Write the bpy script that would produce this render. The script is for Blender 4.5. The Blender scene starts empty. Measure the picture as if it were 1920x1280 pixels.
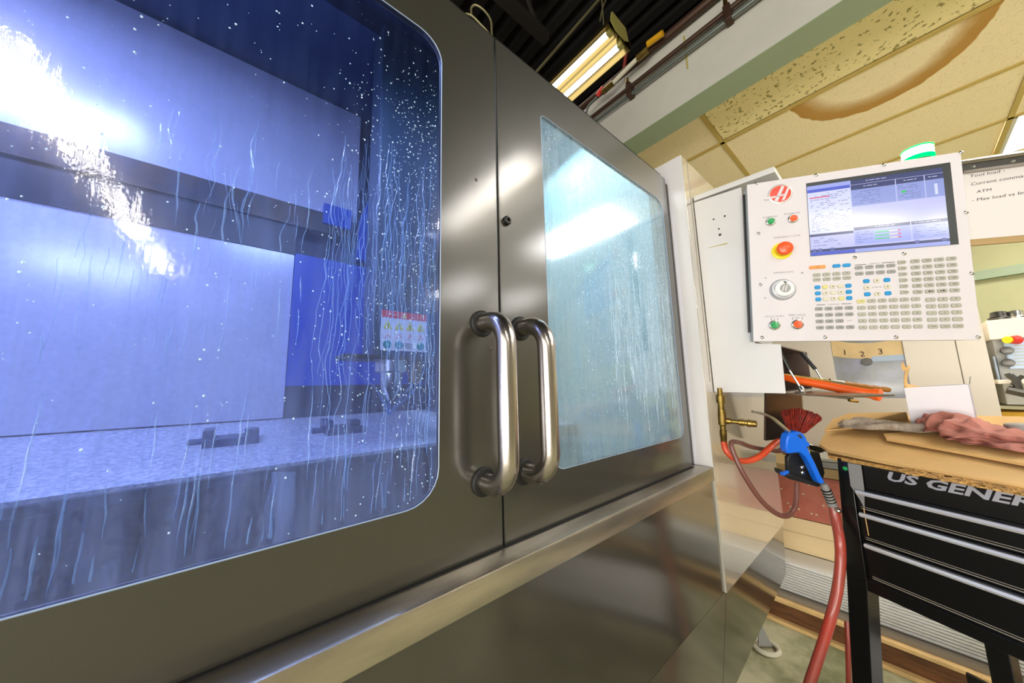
import bpy, bmesh, math, random
import numpy as np
from mathutils import Vector, Matrix, noise
random.seed(7)
S = bpy.context.scene
COL = S.collection
PI = math.pi

# ---------------------------------------------------------------- camera
YAW, PITCH, ROLL, FPX = 0.69442, 0.13745, -0.02323, 606.9
CAMP = Vector((0, 0, 1.15))
cf = Vector((math.sin(YAW)*math.cos(PITCH), math.cos(YAW)*math.cos(PITCH), math.sin(PITCH)))
r0 = Vector((math.cos(YAW), -math.sin(YAW), 0)); u0 = r0.cross(cf)
cr = r0*math.cos(ROLL) + u0*math.sin(ROLL)
cu = -r0*math.sin(ROLL) + u0*math.cos(ROLL)
cam_d = bpy.data.cameras.new('camera'); cam = bpy.data.objects.new('camera', cam_d); COL.objects.link(cam)
cam.matrix_world = Matrix(((cr.x, cu.x, -cf.x, CAMP.x), (cr.y, cu.y, -cf.y, CAMP.y), (cr.z, cu.z, -cf.z, CAMP.z), (0, 0, 0, 1)))
cam_d.sensor_width = 36; cam_d.lens = FPX/1920*36; cam_d.clip_start = 0.02
S.camera = cam
S.view_settings.view_transform = 'Standard'; S.view_settings.look = 'None'
S.view_settings.gamma = 1; S.view_settings.use_curve_mapping = False
S.view_settings.exposure = 0.47
S.cycles.use_denoising = True
S.cycles.max_bounces = 10; S.cycles.transparent_max_bounces = 12; S.cycles.sample_clamp_indirect = 6

def px(x, y, X=None, Y=None, Z=None, D=None):
    """a point of the place seen at photograph position x, y at a known plane or depth"""
    d = cf*FPX + cr*(x-960) - cu*(y-640)
    if X is not None: t = (X-CAMP.x)/d.x
    elif Y is not None: t = (Y-CAMP.y)/d.y
    elif Z is not None: t = (Z-CAMP.z)/d.z
    else: t = D/FPX
    return CAMP + d*t

# ---------------------------------------------------------------- world and lights
W = bpy.data.worlds.new('world'); S.world = W; W.use_nodes = True
W.node_tree.nodes['Background'].inputs[0].default_value = (1, .95, .85, 1)
W.node_tree.nodes['Background'].inputs[1].default_value = 0.3

def area(name, loc, size, rot, power, color):
    l = bpy.data.lights.new(name, 'AREA'); l.shape = 'RECTANGLE'; l.size, l.size_y = size
    l.energy = power; l.color = color
    o = bpy.data.objects.new(name, l); COL.objects.link(o); o.location = loc; o.rotation_euler = rot
    return o
area('added_side_fill', (-3.40, -1.6, 1.6), (2.2, 5.0), (0, math.radians(-90), 0), 95, (1.0, .97, .92))  # added fill light on the unseen left wall, brightens the room
area('added_upward_fill', (-3.38, -1.6, .9), (1.2, 5.0), (0, math.radians(-128), 0), 190, (1.0, .97, .9))  # added fill, tilted up to brighten the ceiling
TUBE_E = 42.0          # strength of the fluorescent tubes
TROFFER_E = 16.0
# inside the enclosure: the machine's own work lamps (bluish white), last an added fill
BLUE = (0.56, 0.61, 1.0)
area('work_and_fill_light', (-0.56, 0.60, 1.70), (.30, .08), (math.radians(62), 0, math.radians(-14)), 4.2, BLUE)
area('work_and_fill_light', (-0.80, 0.88, 2.22), (.8, .14), (math.radians(10), 0, 0), 13, BLUE)
area('work_and_fill_light', (0.85, 0.85, 2.2), (.3, .3), (math.radians(-8), 0, 0), 9, (0.8, 0.93, 1.0))
area('work_and_fill_light', (0.05, 0.62, 1.98), (.3, .1), (math.radians(25), 0, 0), 3.2, (0.6, 0.74, 1.0))  # added fill to brighten the sticker, spindle head and table

# ---------------------------------------------------------------- materials
def new_mat(name):
    m = bpy.data.materials.new(name); m.use_nodes = True
    nt = m.node_tree
    return m, nt, nt.nodes['Principled BSDF'], nt.nodes['Material Output']
def node(nt, typ, **kw):
    n = nt.nodes.new(typ)
    for k, v in kw.items():
        if k.startswith('i_'):
            n.inputs[k[2:].replace('_', ' ')].default_value = v
        else: setattr(n, k, v)
    return n
def srgb(r, g, b):
    f = lambda c: (c/255/12.92) if c/255 <= .04045 else ((c/255+.055)/1.055)**2.4
    return (f(r), f(g), f(b), 1)
def coords(nt, scale=(1, 1, 1)):
    t = node(nt, 'ShaderNodeTexCoord'); mp = node(nt, 'ShaderNodeMapping'); mp.inputs['Scale'].default_value = scale
    nt.links.new(t.outputs['Object'], mp.inputs['Vector']); return mp.outputs[0]
def mat(name, c, rough=.5, metal=0, bump=0, bscale=200, var=0, vscale=6, emit=0, coat=0, spec=.5, c2=None, stretch=(1, 1, 1), vlo=.35, vhi=.65, cr_=.08, alpha=1):
    m, nt, p, out = new_mat(name)
    c = tuple(c) if len(c) == 4 else tuple(c)+(1,)
    p.inputs['Base Color'].default_value = c; p.inputs['Roughness'].default_value = rough
    p.inputs['Metallic'].default_value = metal; p.inputs['Specular IOR Level'].default_value = spec
    p.inputs['Coat Weight'].default_value = coat; p.inputs['Coat Roughness'].default_value = cr_
    p.inputs['Alpha'].default_value = alpha
    if emit:
        p.inputs['Emission Color'].default_value = c; p.inputs['Emission Strength'].default_value = emit
    if var or c2:
        v = coords(nt, stretch)
        n = node(nt, 'ShaderNodeTexNoise'); n.inputs['Scale'].default_value = vscale; n.inputs['Detail'].default_value = 6
        n.inputs['Roughness'].default_value = .62
        nt.links.new(v, n.inputs['Vector'])
        rp = node(nt, 'ShaderNodeValToRGB'); rp.color_ramp.elements[0].position = vlo; rp.color_ramp.elements[1].position = vhi
        if c2 is None:
            c2 = tuple(min(1, x*(1+var)) for x in c[:3])+(1,); c1 = tuple(x*(1-var) for x in c[:3])+(1,)
        else: c1 = c
        rp.color_ramp.elements[0].color = c1; rp.color_ramp.elements[1].color = c2
        nt.links.new(n.outputs['Fac'], rp.inputs[0]); nt.links.new(rp.outputs[0], p.inputs['Base Color'])
    if bump:
        v = coords(nt, stretch)
        n = node(nt, 'ShaderNodeTexNoise'); n.inputs['Scale'].default_value = bscale; n.inputs['Detail'].default_value = 3
        nt.links.new(v, n.inputs['Vector'])
        b = node(nt, 'ShaderNodeBump'); b.inputs['Strength'].default_value = bump; b.inputs['Distance'].default_value = .002
        nt.links.new(n.outputs['Fac'], b.inputs['Height']); nt.links.new(b.outputs[0], p.inputs['Normal'])
        if coat: nt.links.new(b.outputs[0], p.inputs['Coat Normal'])
    return m

def emis(name, c, s):
    m, nt, p, out = new_mat(name)
    nt.nodes.remove(p); e = node(nt, 'ShaderNodeEmission'); e.inputs[0].default_value = tuple(c[:3])+(1,); e.inputs[1].default_value = s
    nt.links.new(e.outputs[0], out.inputs[0]); return m

def pane_mat(name, tint, haze_c, lo, hi, base, top_clear=True, gloss=1.0, rough=.05):
    """clear polycarbonate under a film of coolant: tinted, reflective, streaked with haze"""
    m, nt, p, out = new_mat(name); nt.nodes.remove(p); L = nt.links.new
    tr = node(nt, 'ShaderNodeBsdfTransparent'); tr.inputs[0].default_value = tint
    gl = node(nt, 'ShaderNodeBsdfGlossy'); gl.inputs['Roughness'].default_value = rough
    gl.inputs[0].default_value = (1, 1, 1, 1)
    gw = node(nt, 'ShaderNodeBsdfGlossy'); gw.inputs['Roughness'].default_value = .17; gw.inputs[0].default_value = (1, 1, 1, 1)
    gm = node(nt, 'ShaderNodeMixShader'); gm.inputs[0].default_value = .32
    L(gl.outputs[0], gm.inputs[1]); L(gw.outputs[0], gm.inputs[2])
    df = node(nt, 'ShaderNodeBsdfDiffuse'); df.inputs[0].default_value = haze_c
    tl = node(nt, 'ShaderNodeBsdfTranslucent'); tl.inputs[0].default_value = haze_c
    hz = node(nt, 'ShaderNodeMixShader'); hz.inputs[0].default_value = .55; L(df.outputs[0], hz.inputs[1]); L(tl.outputs[0], hz.inputs[2])
    v = coords(nt, (26, 26, 2.2))
    n = node(nt, 'ShaderNodeTexNoise'); n.inputs['Scale'].default_value = 3.2; n.inputs['Detail'].default_value = 7; n.inputs['Distortion'].default_value = .4
    L(v, n.inputs['Vector'])
    n2 = node(nt, 'ShaderNodeTexNoise'); n2.inputs['Scale'].default_value = 240; n2.inputs['Detail'].default_value = 2; L(coords(nt), n2.inputs['Vector'])
    n3 = node(nt, 'ShaderNodeTexNoise'); n3.inputs['Scale'].default_value = 5; n3.inputs['Detail'].default_value = 4; L(coords(nt), n3.inputs['Vector'])
    ad = node(nt, 'ShaderNodeMath', operation='MULTIPLY_ADD'); ad.inputs[1].default_value = .35; L(n2.outputs['Fac'], ad.inputs[0]); L(n.outputs['Fac'], ad.inputs[2])
    ad2 = node(nt, 'ShaderNodeMath', operation='MULTIPLY_ADD'); ad2.inputs[1].default_value = .5; L(n3.outputs['Fac'], ad2.inputs[0]); L(ad.outputs[0], ad2.inputs[2])
    mr = node(nt, 'ShaderNodeMapRange'); mr.inputs['From Min'].default_value = .6; mr.inputs['From Max'].default_value = 1.2
    mr.inputs['To Min'].default_value = lo; mr.inputs['To Max'].default_value = hi; L(ad2.outputs[0], mr.inputs['Value'])
    # the film is thicker low on the pane, where the coolant runs down
    tc = node(nt, 'ShaderNodeTexCoord'); sx = node(nt, 'ShaderNodeSeparateXYZ'); L(tc.outputs['Object'], sx.inputs[0])
    zr = node(nt, 'ShaderNodeMapRange'); zr.inputs['From Min'].default_value = base[0]; zr.inputs['From Max'].default_value = base[1]
    zr.inputs['To Min'].default_value = base[2]; zr.inputs['To Max'].default_value = base[3]; L(sx.outputs[2], zr.inputs['Value'])
    mu = node(nt, 'ShaderNodeMath', operation='MULTIPLY'); L(mr.outputs[0], mu.inputs[0]); L(zr.outputs[0], mu.inputs[1])
    m1 = node(nt, 'ShaderNodeMixShader'); L(mu.outputs[0], m1.inputs[0]); L(tr.outputs[0], m1.inputs[1]); L(hz.outputs[0], m1.inputs[2])
    fr = node(nt, 'ShaderNodeFresnel'); fr.inputs[0].default_value = 1.5
    fm = node(nt, 'ShaderNodeMath', operation='MULTIPLY'); fm.inputs[1].default_value = gloss; L(fr.outputs[0], fm.inputs[0])
    ge = node(nt, 'ShaderNodeNewGeometry'); iv = node(nt, 'ShaderNodeMath', operation='SUBTRACT'); iv.inputs[0].default_value = 1; L(ge.outputs['Backfacing'], iv.inputs[1])
    fq = node(nt, 'ShaderNodeMath', operation='MULTIPLY'); L(fm.outputs[0], fq.inputs[0]); L(iv.outputs[0], fq.inputs[1])
    bp = node(nt, 'ShaderNodeBump'); bp.inputs['Strength'].default_value = .06; bp.inputs['Distance'].default_value = .002
    L(ad.outputs[0], bp.inputs['Height']); L(bp.outputs[0], gl.inputs['Normal'])
    m2 = node(nt, 'ShaderNodeMixShader'); L(fq.outputs[0], m2.inputs[0]); L(m1.outputs[0], m2.inputs[1]); L(gm.outputs[0], m2.inputs[2])
    L(m2.outputs[0], out.inputs[0]); return m

M = {}
M['door'] = mat('charcoal_paint', srgb(50, 48, 40), .38, 0, .035, 700, coat=.9, cr_=.13, spec=.6)
M['apron'] = mat('charcoal_gloss_paint', srgb(56, 53, 44), .2, 0, .03, 700, coat=.8, cr_=.05)
M['white'] = mat('white_powder_coat', srgb(208, 205, 203), .38, 0, .08, 500, coat=.2, cr_=.2, var=.03, vscale=3)
M['white_gloss'] = mat('off_white_gloss_paint', srgb(214, 208, 196), .2, .55, .02, 300, coat=1, cr_=.04, var=.05, vscale=4, stretch=(1, 1, .35))
M['panel_face'] = mat('pendant_face_paint', srgb(209, 203, 206), .45)
M['panel_side'] = mat('pendant_side_paint', srgb(170, 176, 178), .42)
M['steel'] = mat('brushed_stainless', srgb(168, 160, 150), .3, 1, .12, 120, stretch=(.06, 1, 1), var=.12, vscale=60)
M['ledge'] = mat('worn_stainless_ledge', srgb(186, 178, 164), .34, 1, .1, 160, stretch=(.2, 1, 1), var=.15, vscale=30)
M['handle'] = mat('brushed_handle_steel', srgb(190, 182, 176), .24, 1, .1, 150, stretch=(1, 1, .05), var=.1, vscale=40)
M['rubber'] = mat('black_rubber', srgb(22, 22, 22), .6)
M['black'] = mat('black_plastic', srgb(20, 20, 21), .4)
M['chrome'] = mat('bright_metal', srgb(200, 198, 192), .22, 1)
M['dark_steel'] = mat('dark_steel', srgb(90, 88, 84), .35, 1)
M['brass'] = mat('tarnished_brass', srgb(146, 122, 66), .4, 1, var=.3, vscale=60)
M['in_white'] = mat('wet_white_sheet_metal', srgb(205, 208, 222), .27, .1, .05, 60, var=.05, vscale=5, coat=.6, cr_=.18)
M['in_dark'] = mat('blue_lit_dark_tint', srgb(34, 58, 92), .5)  # navy of blue light on the dark inner panels, put into the colour
M['in_blue'] = mat('blue_way_cover', srgb(30, 76, 184), .4)  # one even saturated blue for the way covers and rail bolt
M['in_band'] = mat('coolant_stained_rail', srgb(58, 56, 56), .4, .3, c2=srgb(88, 72, 50), vscale=9, vlo=.4, vhi=.6)
M['chips'] = mat('coolant_and_chips', srgb(150, 160, 180), .3, .2, .9, 160, c2=srgb(235, 238, 245), vscale=110, vlo=.35, vhi=.6)
M['head'] = mat('spindle_head_casting', srgb(52, 70, 84), .45, coat=.3)
M['slate'] = mat('slate_table_front', srgb(62, 66, 70), .4, .2, c2=srgb(44, 45, 48), vscale=6)
M['slot_green'] = mat('green_edge_glass', srgb(60, 96, 86), .15, 0, 0, coat=1, var=.3, vscale=14)
M['cyan_wall'] = mat('pale_cyan_sheet_metal', srgb(168, 200, 205), .4, var=.08, vscale=3)
M['orange'] = mat('orange_grip', srgb(245, 98, 24), .42)
M['red'] = mat('red_plastic', srgb(205, 45, 35), .4)
M['red_hose'] = mat('red_rubber_hose', srgb(172, 58, 42), .42, c2=srgb(128, 62, 52), vscale=9, coat=.3)
M['orange_hose'] = mat('orange_red_hose', srgb(212, 74, 36), .42, coat=.3)
M['brown_hose'] = mat('brown_rubber_hose', srgb(112, 66, 56), .45, coat=.25)
M['blue'] = mat('blue_nylon', srgb(8, 104, 226), .38)
M['bristle'] = mat('dark_red_bristle', srgb(158, 42, 26), .7, c2=srgb(96, 22, 14), vscale=90)
M['cardboard'] = mat('corrugated_cardboard', srgb(214, 172, 108), .8, 0, .1, 60, var=.07, vscale=7)
M['cardboard_edge'] = mat('cardboard_edge', srgb(176, 134, 72), .85, 0, .8, 240, var=.4, vscale=120)
M['cart'] = mat('black_cart_paint', srgb(9, 9, 10), .3, 0, .01, 300, coat=.1)
M['cart_bar'] = mat('satin_aluminium_bar', srgb(236, 234, 236), .5, .7)
M['letter'] = mat('embossed_silver_letters', srgb(196, 196, 208), .4, .6)
M['tape'] = mat('grey_tape', srgb(142, 140, 138), .6, .2, .3, 300)
M['pink'] = mat('dusty_red_shop_rag', srgb(184, 122, 106), .95, 0, 1, 70, c2=srgb(158, 96, 82), vscale=18)
M['grey_rag'] = mat('grey_rag', srgb(178, 164, 146), .95, 0, .7, 300, c2=srgb(150, 136, 122), vscale=26, stretch=(1, 4, 1))
M['box_white'] = mat('white_carton', srgb(226, 222, 226), .6)
M['beige'] = mat('beige_machine_paint', srgb(226, 216, 200), .45, var=.02, vscale=2)
M['groove'] = mat('panel_joint', srgb(150, 140, 126), .6)
M['olive_wall'] = mat('olive_wall_paint', srgb(176, 174, 132), .8, var=.06, vscale=2)
M['board'] = mat('whiteboard', srgb(212, 206, 203), .35)
M['ink'] = mat('dark_ink', srgb(52, 50, 48), .7)
M['greytext'] = mat('grey_print', srgb(96, 94, 96), .6)
M['wood'] = mat('rough_timber', srgb(128, 84, 44), .75, 0, .3, 60, c2=srgb(88, 56, 30), vscale=20, stretch=(3, .3, 3))
M['wood_edge'] = mat('pale_timber_edge', srgb(236, 198, 136), .7, var=.12, vscale=12)
M['rib'] = mat('ribbed_grey_plastic', srgb(226, 226, 222), .5)
M['tan'] = mat('tan_box_board', srgb(250, 222, 172), .75, var=.05, vscale=3)
M['redmat'] = mat('red_speckled_sheet', srgb(196, 116, 94), .5, c2=srgb(184, 96, 78), vscale=12)
M['concrete'] = mat('stained_concrete', srgb(190, 184, 150), .7, 0, .5, 30, c2=srgb(128, 130, 92), vscale=5, vlo=.38, vhi=.62)
M['soffit'] = mat('white_painted_beam', srgb(196, 192, 182), .55, var=.06, vscale=2.5)
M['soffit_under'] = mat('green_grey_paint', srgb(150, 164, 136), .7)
M['deck'] = mat('black_painted_deck', srgb(24, 20, 18), .8)
M['joist'] = mat('dark_brown_steel', srgb(34, 29, 26), .7)
M['pipe_dark'] = mat('dark_pipe', srgb(74, 52, 40), .5, .5)
M['pipe_grey'] = mat('grey_conduit', srgb(104, 110, 104), .45, .5)
M['conduit'] = mat('galvanised_conduit', srgb(150, 142, 104), .45, .6)
M['tbar'] = mat('yellowed_grid_bar', srgb(196, 170, 96), .6)
M['reflector'] = mat('lamp_reflector', srgb(120, 104, 60), .3, .9)
M['lamp_end'] = mat('lamp_end_plate', srgb(170, 160, 90), .5)
M['tube'] = emis('fluorescent_tube', (1, .97, .93), TUBE_E)
M['troffer'] = emis('troffer_diffuser', (1, .98, .95), TROFFER_E)
M['led'] = emis('work_lamp_led', (.62, .68, 1), 30)
M['dim_wall'] = mat('shop_wall_paint', srgb(142, 134, 112), .8, var=.1, vscale=1)
M['beacon_w'] = emis('lit_beacon_lens', (.82, 1, .93), 2.2)
M['beacon_g'] = emis('green_beacon_lens', (.0, .5, .03), 8.0)
M['yellow'] = mat('yellow_plastic', srgb(238, 220, 20), .4)
M['estop'] = mat('orange_red_mushroom', srgb(244, 84, 26), .38, coat=.3)
M['green'] = mat('green_button', srgb(30, 148, 78), .35, coat=.3)
M['logo_red'] = mat('emblem_red', srgb(214, 54, 40), .35, c2=srgb(232, 82, 60), vscale=30, coat=.5)
M['silver'] = mat('emblem_silver', srgb(214, 208, 202), .35, .5)
M['dial'] = mat('jog_dial_silver', srgb(190, 192, 196), .3, .8)
M['dial_face'] = mat('jog_dial_face', srgb(226, 224, 220), .35, .2)
M['key_grey'] = mat('key_grey', srgb(166, 164, 150), .5)
M['key_cool'] = mat('key_cool_grey', srgb(150, 150, 146), .5)
M['key_blue'] = mat('key_blue', srgb(10, 138, 198), .42)
M['key_orange'] = mat('key_orange', srgb(232, 148, 74), .45)
M['key_cream'] = mat('key_cream', srgb(206, 200, 178), .5)
M['key_yellow'] = mat('key_yellow', srgb(206, 198, 130), .5)
M['bezel'] = mat('screen_bezel', srgb(48, 52, 52), .3)
def scr(name, r, g, b, s=.55):
    m, nt, p, out = new_mat(name)
    c = srgb(r, g, b); p.inputs['Base Color'].default_value = (0.01, .01, .012, 1); p.inputs['Roughness'].default_value = .12
    p.inputs['Emission Color'].default_value = c; p.inputs['Emission Strength'].default_value = s*1.4
    return m
M['s_bg'] = scr('screen_lilac', 196, 198, 240); M['s_white'] = scr('screen_white', 214, 218, 248)
M['s_panel'] = scr('screen_blue_panel', 150, 162, 220); M['s_dark'] = scr('screen_dark_bar', 74, 80, 120)
M['s_blue'] = scr('screen_blue_bar', 92, 106, 206); M['s_text'] = scr('screen_text', 110, 116, 170)
M['s_red'] = scr('screen_red', 220, 60, 96); M['s_green'] = scr('screen_green', 70, 200, 110)
M['s_cream'] = scr('screen_cream', 244, 214, 190); M['s_low'] = scr('screen_lower', 164, 174, 238)
M['water'] = mat('coolant_drop', srgb(190, 222, 250), .12, 0, 0, alpha=.9, coat=1)
M['water_run'] = mat('coolant_rivulet', srgb(130, 175, 240), .15, 0, 0, alpha=.32, coat=1)
M['water_run_pale'] = mat('pale_rivulet', srgb(200, 222, 238), .15, alpha=.22, coat=1)
M['water_edge'] = mat('pane_edge', srgb(170, 190, 215), .3, alpha=.8)
M['vise'] = mat('wet_vise_iron', srgb(58, 72, 110), .35, .4)
M['sticker_w'] = mat('sticker_white', srgb(238, 234, 232), .5)
M['sticker_red'] = mat('sticker_red', srgb(236, 72, 58), .5)
M['sticker_y'] = mat('sticker_yellow', srgb(232, 222, 60), .5)
M['sticker_g'] = mat('sticker_teal', srgb(20, 150, 140), .5)
M['sheet'] = mat('white_plastic_sheet', srgb(214, 210, 210), .5)
M['window2'] = mat('cabinet_window', srgb(138, 140, 122), .2, c2=srgb(168, 172, 196), vscale=3, coat=.4)
M['cream'] = mat('cream_tool_dial', srgb(226, 196, 142), .6, var=.08, vscale=8)
M['grey_machine'] = mat('grey_machine_paint', srgb(176, 176, 172), .5)
M['pale_blue'] = mat('pale_blue_panel', srgb(176, 194, 216), .5)
M['frame_brown'] = mat('tan_frame', srgb(168, 140, 92), .6)
M['purple_steel'] = mat('stained_steel_plate', srgb(120, 104, 96), .25, .9, .1, 40, var=.2, vscale=4)

# ---------------------------------------------------------------- mesh helpers
class MB:
    def __init__(s): s.v = []; s.f = []
    def add(s, vs, fs):
        b = len(s.v); s.v += [Vector(v) for v in vs]; s.f += [tuple(b+i for i in f) for f in fs]; return s
    def box(s, lo, hi):
        (a, b, c), (d, e, f) = lo, hi
        return s.add([(a, b, c), (d, b, c), (d, e, c), (a, e, c), (a, b, f), (d, b, f), (d, e, f), (a, e, f)],
                     [(0, 3, 2, 1), (4, 5, 6, 7), (0, 1, 5, 4), (1, 2, 6, 5), (2, 3, 7, 6), (3, 0, 4, 7)])
    def prism(s, poly, d):
        """closed polygon of points extruded by vector d"""
        n = len(poly); P = [Vector(p) for p in poly]; d = Vector(d)
        return s.add(P+[p+d for p in P], [tuple(range(n))[::-1], tuple(range(n, 2*n))]+[(i, (i+1) % n, n+(i+1) % n, n+i) for i in range(n)])
    def rings(s, rings, cap=True):
        n = len(rings[0]); b = len(s.v)
        for r in rings: s.v += [Vector(p) for p in r]
        for k in range(len(rings)-1):
            for i in range(n):
                j = (i+1) % n; s.f.append((b+k*n+i, b+k*n+j, b+(k+1)*n+j, b+(k+1)*n+i))
        if cap:
            s.f.append(tuple(b+i for i in range(n))[::-1]); e = b+(len(rings)-1)*n; s.f.append(tuple(e+i for i in range(n)))
        return s
    def tube(s, pts, r, n=10, cap=True, flat=None):
        P = [Vector(p) for p in pts]; rs = r if isinstance(r, (list, tuple)) else [r]*len(P)
        rings = []; up = None
        for i, p in enumerate(P):
            t = (P[min(i+1, len(P)-1)]-P[max(i-1, 0)]).normalized()
            if up is None:
                up = Vector((0, 0, 1)) if abs(t.z) < .9 else Vector((1, 0, 0))
            a = (up-t*up.dot(t)).normalized(); b = t.cross(a); up = a
            k = flat if flat else 1
            rings.append([p+(a*math.cos(2*PI*j/n)+b*math.sin(2*PI*j/n)*k)*rs[i] for j in range(n)])
        return s.rings(rings, cap)
    def lathe(s, o, ax, prof, n=20):
        """prof: (distance along axis, radius)"""
        ax = Vector(ax).normalized(); o = Vector(o)
        a = Vector((0, 0, 1)) if abs(ax.z) < .9 else Vector((1, 0, 0)); a = (a-ax*a.dot(ax)).normalized(); b = ax.cross(a)
        return s.rings([[o+ax*h+(a*math.cos(2*PI*j/n)+b*math.sin(2*PI*j/n))*max(r, 1e-5) for j in range(n)] for h, r in prof])
    def xf(s, Mx):
        s.v = [Mx @ v for v in s.v]; return s
    def ngrid(s, nu, nv, fn):
        b = len(s.v)
        for j in range(nv+1):
            for i in range(nu+1): s.v.append(Vector(fn(i/nu, j/nv)))
        for j in range(nv):
            for i in range(nu):
                q = b+j*(nu+1)+i; s.f.append((q, q+1, q+nu+2, q+nu+1))
        return s

WM = {}
def tag(o, label=None, cat=None, group=None, kind=None):
    if label: o['label'] = label
    if cat: o['category'] = cat
    if group: o['group'] = group
    if kind: o['kind'] = kind
    return o
def thing(name, label, cat, loc=(0, 0, 0), group=None, mw=None, kind=None):
    o = bpy.data.objects.new(name, None); COL.objects.link(o); o.empty_display_size = .05
    mw = mw if mw is not None else Matrix.Translation(Vector(loc))
    o.matrix_world = mw; WM[o] = mw.copy()
    return tag(o, label, cat, group, kind)
def obj(name, mb, m, parent=None, bev=0, smooth=True, local=False, solid=0, origin=None, sub=0):
    me = bpy.data.meshes.new(name)
    pw = WM[parent] if parent is not None else Matrix.Identity(4)
    vs = mb.v
    if parent is not None and not local:
        inv = pw.inverted(); vs = [inv @ v for v in vs]
    if origin is None and len(vs):
        lo = Vector((min(v.x for v in vs), min(v.y for v in vs), min(v.z for v in vs))); hi = Vector((max(v.x for v in vs), max(v.y for v in vs), max(v.z for v in vs)))
        og = (lo+hi)/2
    else: og = Vector(origin)
    if not USE_ORIGIN: og = Vector((0, 0, 0))
    me.from_pydata([tuple(v-og) for v in vs], [], mb.f); me.update()
    bm = bmesh.new(); bm.from_mesh(me); bmesh.ops.recalc_face_normals(bm, faces=bm.faces); bm.to_mesh(me); bm.free()
    if smooth:
        me.polygons.foreach_set('use_smooth', [True]*len(me.polygons)); me.set_sharp_from_angle(angle=.6)
    me.materials.append(m)
    o = bpy.data.objects.new(name, me); COL.objects.link(o)
    if parent is not None: o.parent = parent
    o.location = og
    WM[o] = pw @ Matrix.Translation(og)
    if solid:
        md = o.modifiers.new('s', 'SOLIDIFY'); md.thickness = solid; md.offset = 0
    if sub:
        md = o.modifiers.new('u', 'SUBSURF'); md.levels = sub; md.render_levels = sub
    if bev:
        md = o.modifiers.new('b', 'BEVEL'); md.width = bev; md.segments = 2; md.limit_method = 'ANGLE'; md.angle_limit = .6; md.harden_normals = False
    return o
USE_ORIGIN = False
def struct(name, mb, m, label=None, cat=None, **k):
    o = obj(name, mb, m, **k); return tag(o, label, cat, kind='structure')

_txt = {}
def text_mb(s, h, align='CENTER', shear=0, depth=0):
    """flat lettering as a mesh in the local xy plane, cap height h"""
    key = (s, align, shear, depth)
    if key not in _txt:
        c = bpy.data.curves.new('t', 'FONT'); c.body = s; c.size = 1; c.align_x = align; c.align_y = 'CENTER'; c.shear = shear
        c.resolution_u = 2; c.extrude = depth; c.offset = .03 if depth else 0
        o = bpy.data.objects.new('t', c); COL.objects.link(o)
        dg = bpy.context.evaluated_depsgraph_get(); me = o.evaluated_get(dg).to_mesh()
        _txt[key] = ([v.co.copy() for v in me.vertices], [tuple(p.vertices) for p in me.polygons])
        o.evaluated_get(dg).to_mesh_clear(); bpy.data.objects.remove(o); bpy.data.curves.remove(c)
    vs, fs = _txt[key]; k = h/.7
    mb = MB(); mb.add([v*k for v in vs], fs); return mb
def at(mb, x, y, z=0, sx=1): 
    return mb.xf(Matrix.Translation((x, y, z)) @ Matrix.Diagonal((sx, 1, 1, 1)))
def merge(a, b): a.add(b.v, b.f); return a

def spline(pts, n=8):
    P = [Vector(p) for p in pts]; P = [P[0]*2-P[1]]+P+[P[-1]*2-P[-2]]; out = []
    for i in range(1, len(P)-2):
        for k in range(n):
            t = k/n; a, b, c, d = P[i-1:i+3]
            out.append(.5*((2*b)+(c-a)*t+(2*a-5*b+4*c-d)*t*t+(3*b-a-3*c+d)*t**3))
    out.append(P[-2]); return out

# ================================================================ THE ROOM
DECKZ = 4.3
struct('floor', MB().box((-3.5, -6, -.1), (6, 4, 0)), M['concrete'], 'stained greenish concrete shop floor', 'floor')
struct('wall_left', MB().box((-3.6, -6, 0), (-3.5, 4, DECKZ)), M['dim_wall'], 'shop wall left of the machine', 'wall')
struct('wall_back', MB().box((-3.5, 3.9, 0), (6, 4, DECKZ)), M['dim_wall'], 'shop wall behind the machine', 'wall')
struct('wall_front', MB().box((-3.5, -6.1, 0), (6, -6, DECKZ)), M['dim_wall'], 'shop wall facing the machine', 'wall')
struct('wall_right', MB().box((5.2, -6, 0), (5.3, 4, DECKZ)), M['olive_wall'], 'olive painted wall beyond the beige cabinet', 'wall')
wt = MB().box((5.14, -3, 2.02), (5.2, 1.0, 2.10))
struct('shadow_strip_1', wt, M['soffit_under'], 'dark strip shaped as the soft shadow line on the olive wall', 'shadow_strip')  # solid strip standing in for a soft shadow line on the wall
wf = MB().box((-3.5, -4.2, .6), (-3.46, 1.0, .7)).box((-3.5, -4.2, 2.8), (-3.46, 1.0, 2.9))
for y in (-4.2, -2.5, -.8, .9): wf.box((-3.5, y, .7), (-3.46, y+.1, 2.8))
struct('added_window_frame', wf, M['white'], 'added window frame around the fill light, on the unseen shop wall behind the viewer', 'window')  # added frame that dresses the side fill light
# black corrugated deck with joists
deck = struct('ceiling_deck', MB().box((-3.5, -6, DECKZ), (6, 4, DECKZ+.1)), M['deck'], 'black painted metal roof deck above the machine', 'ceiling')
db = MB()
for i in range(44):
    x = -3.4+i*.15; db.box((x, -6, DECKZ-.05), (x+.07, 4, DECKZ))
tag(obj('deck_rib', db, M['deck'], deck), kind='stuff')
for i, yy in enumerate((.2, 1.4, 2.6)):
    j = MB().box((-3.5, yy, 3.72), (1.6, yy+.06, 3.80)).box((-3.5, yy, 4.16), (1.6, yy+.06, 4.24))
    for k in range(12):
        x = -3.3+k*.4; j.tube([(x, yy+.03, 3.8), (x+.2, yy+.03, 4.16)], .015, 5).tube([(x+.2, yy+.03, 4.16), (x+.4, yy+.03, 3.8)], .015, 5)
    obj('joist', j, M['joist'], deck)
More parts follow.
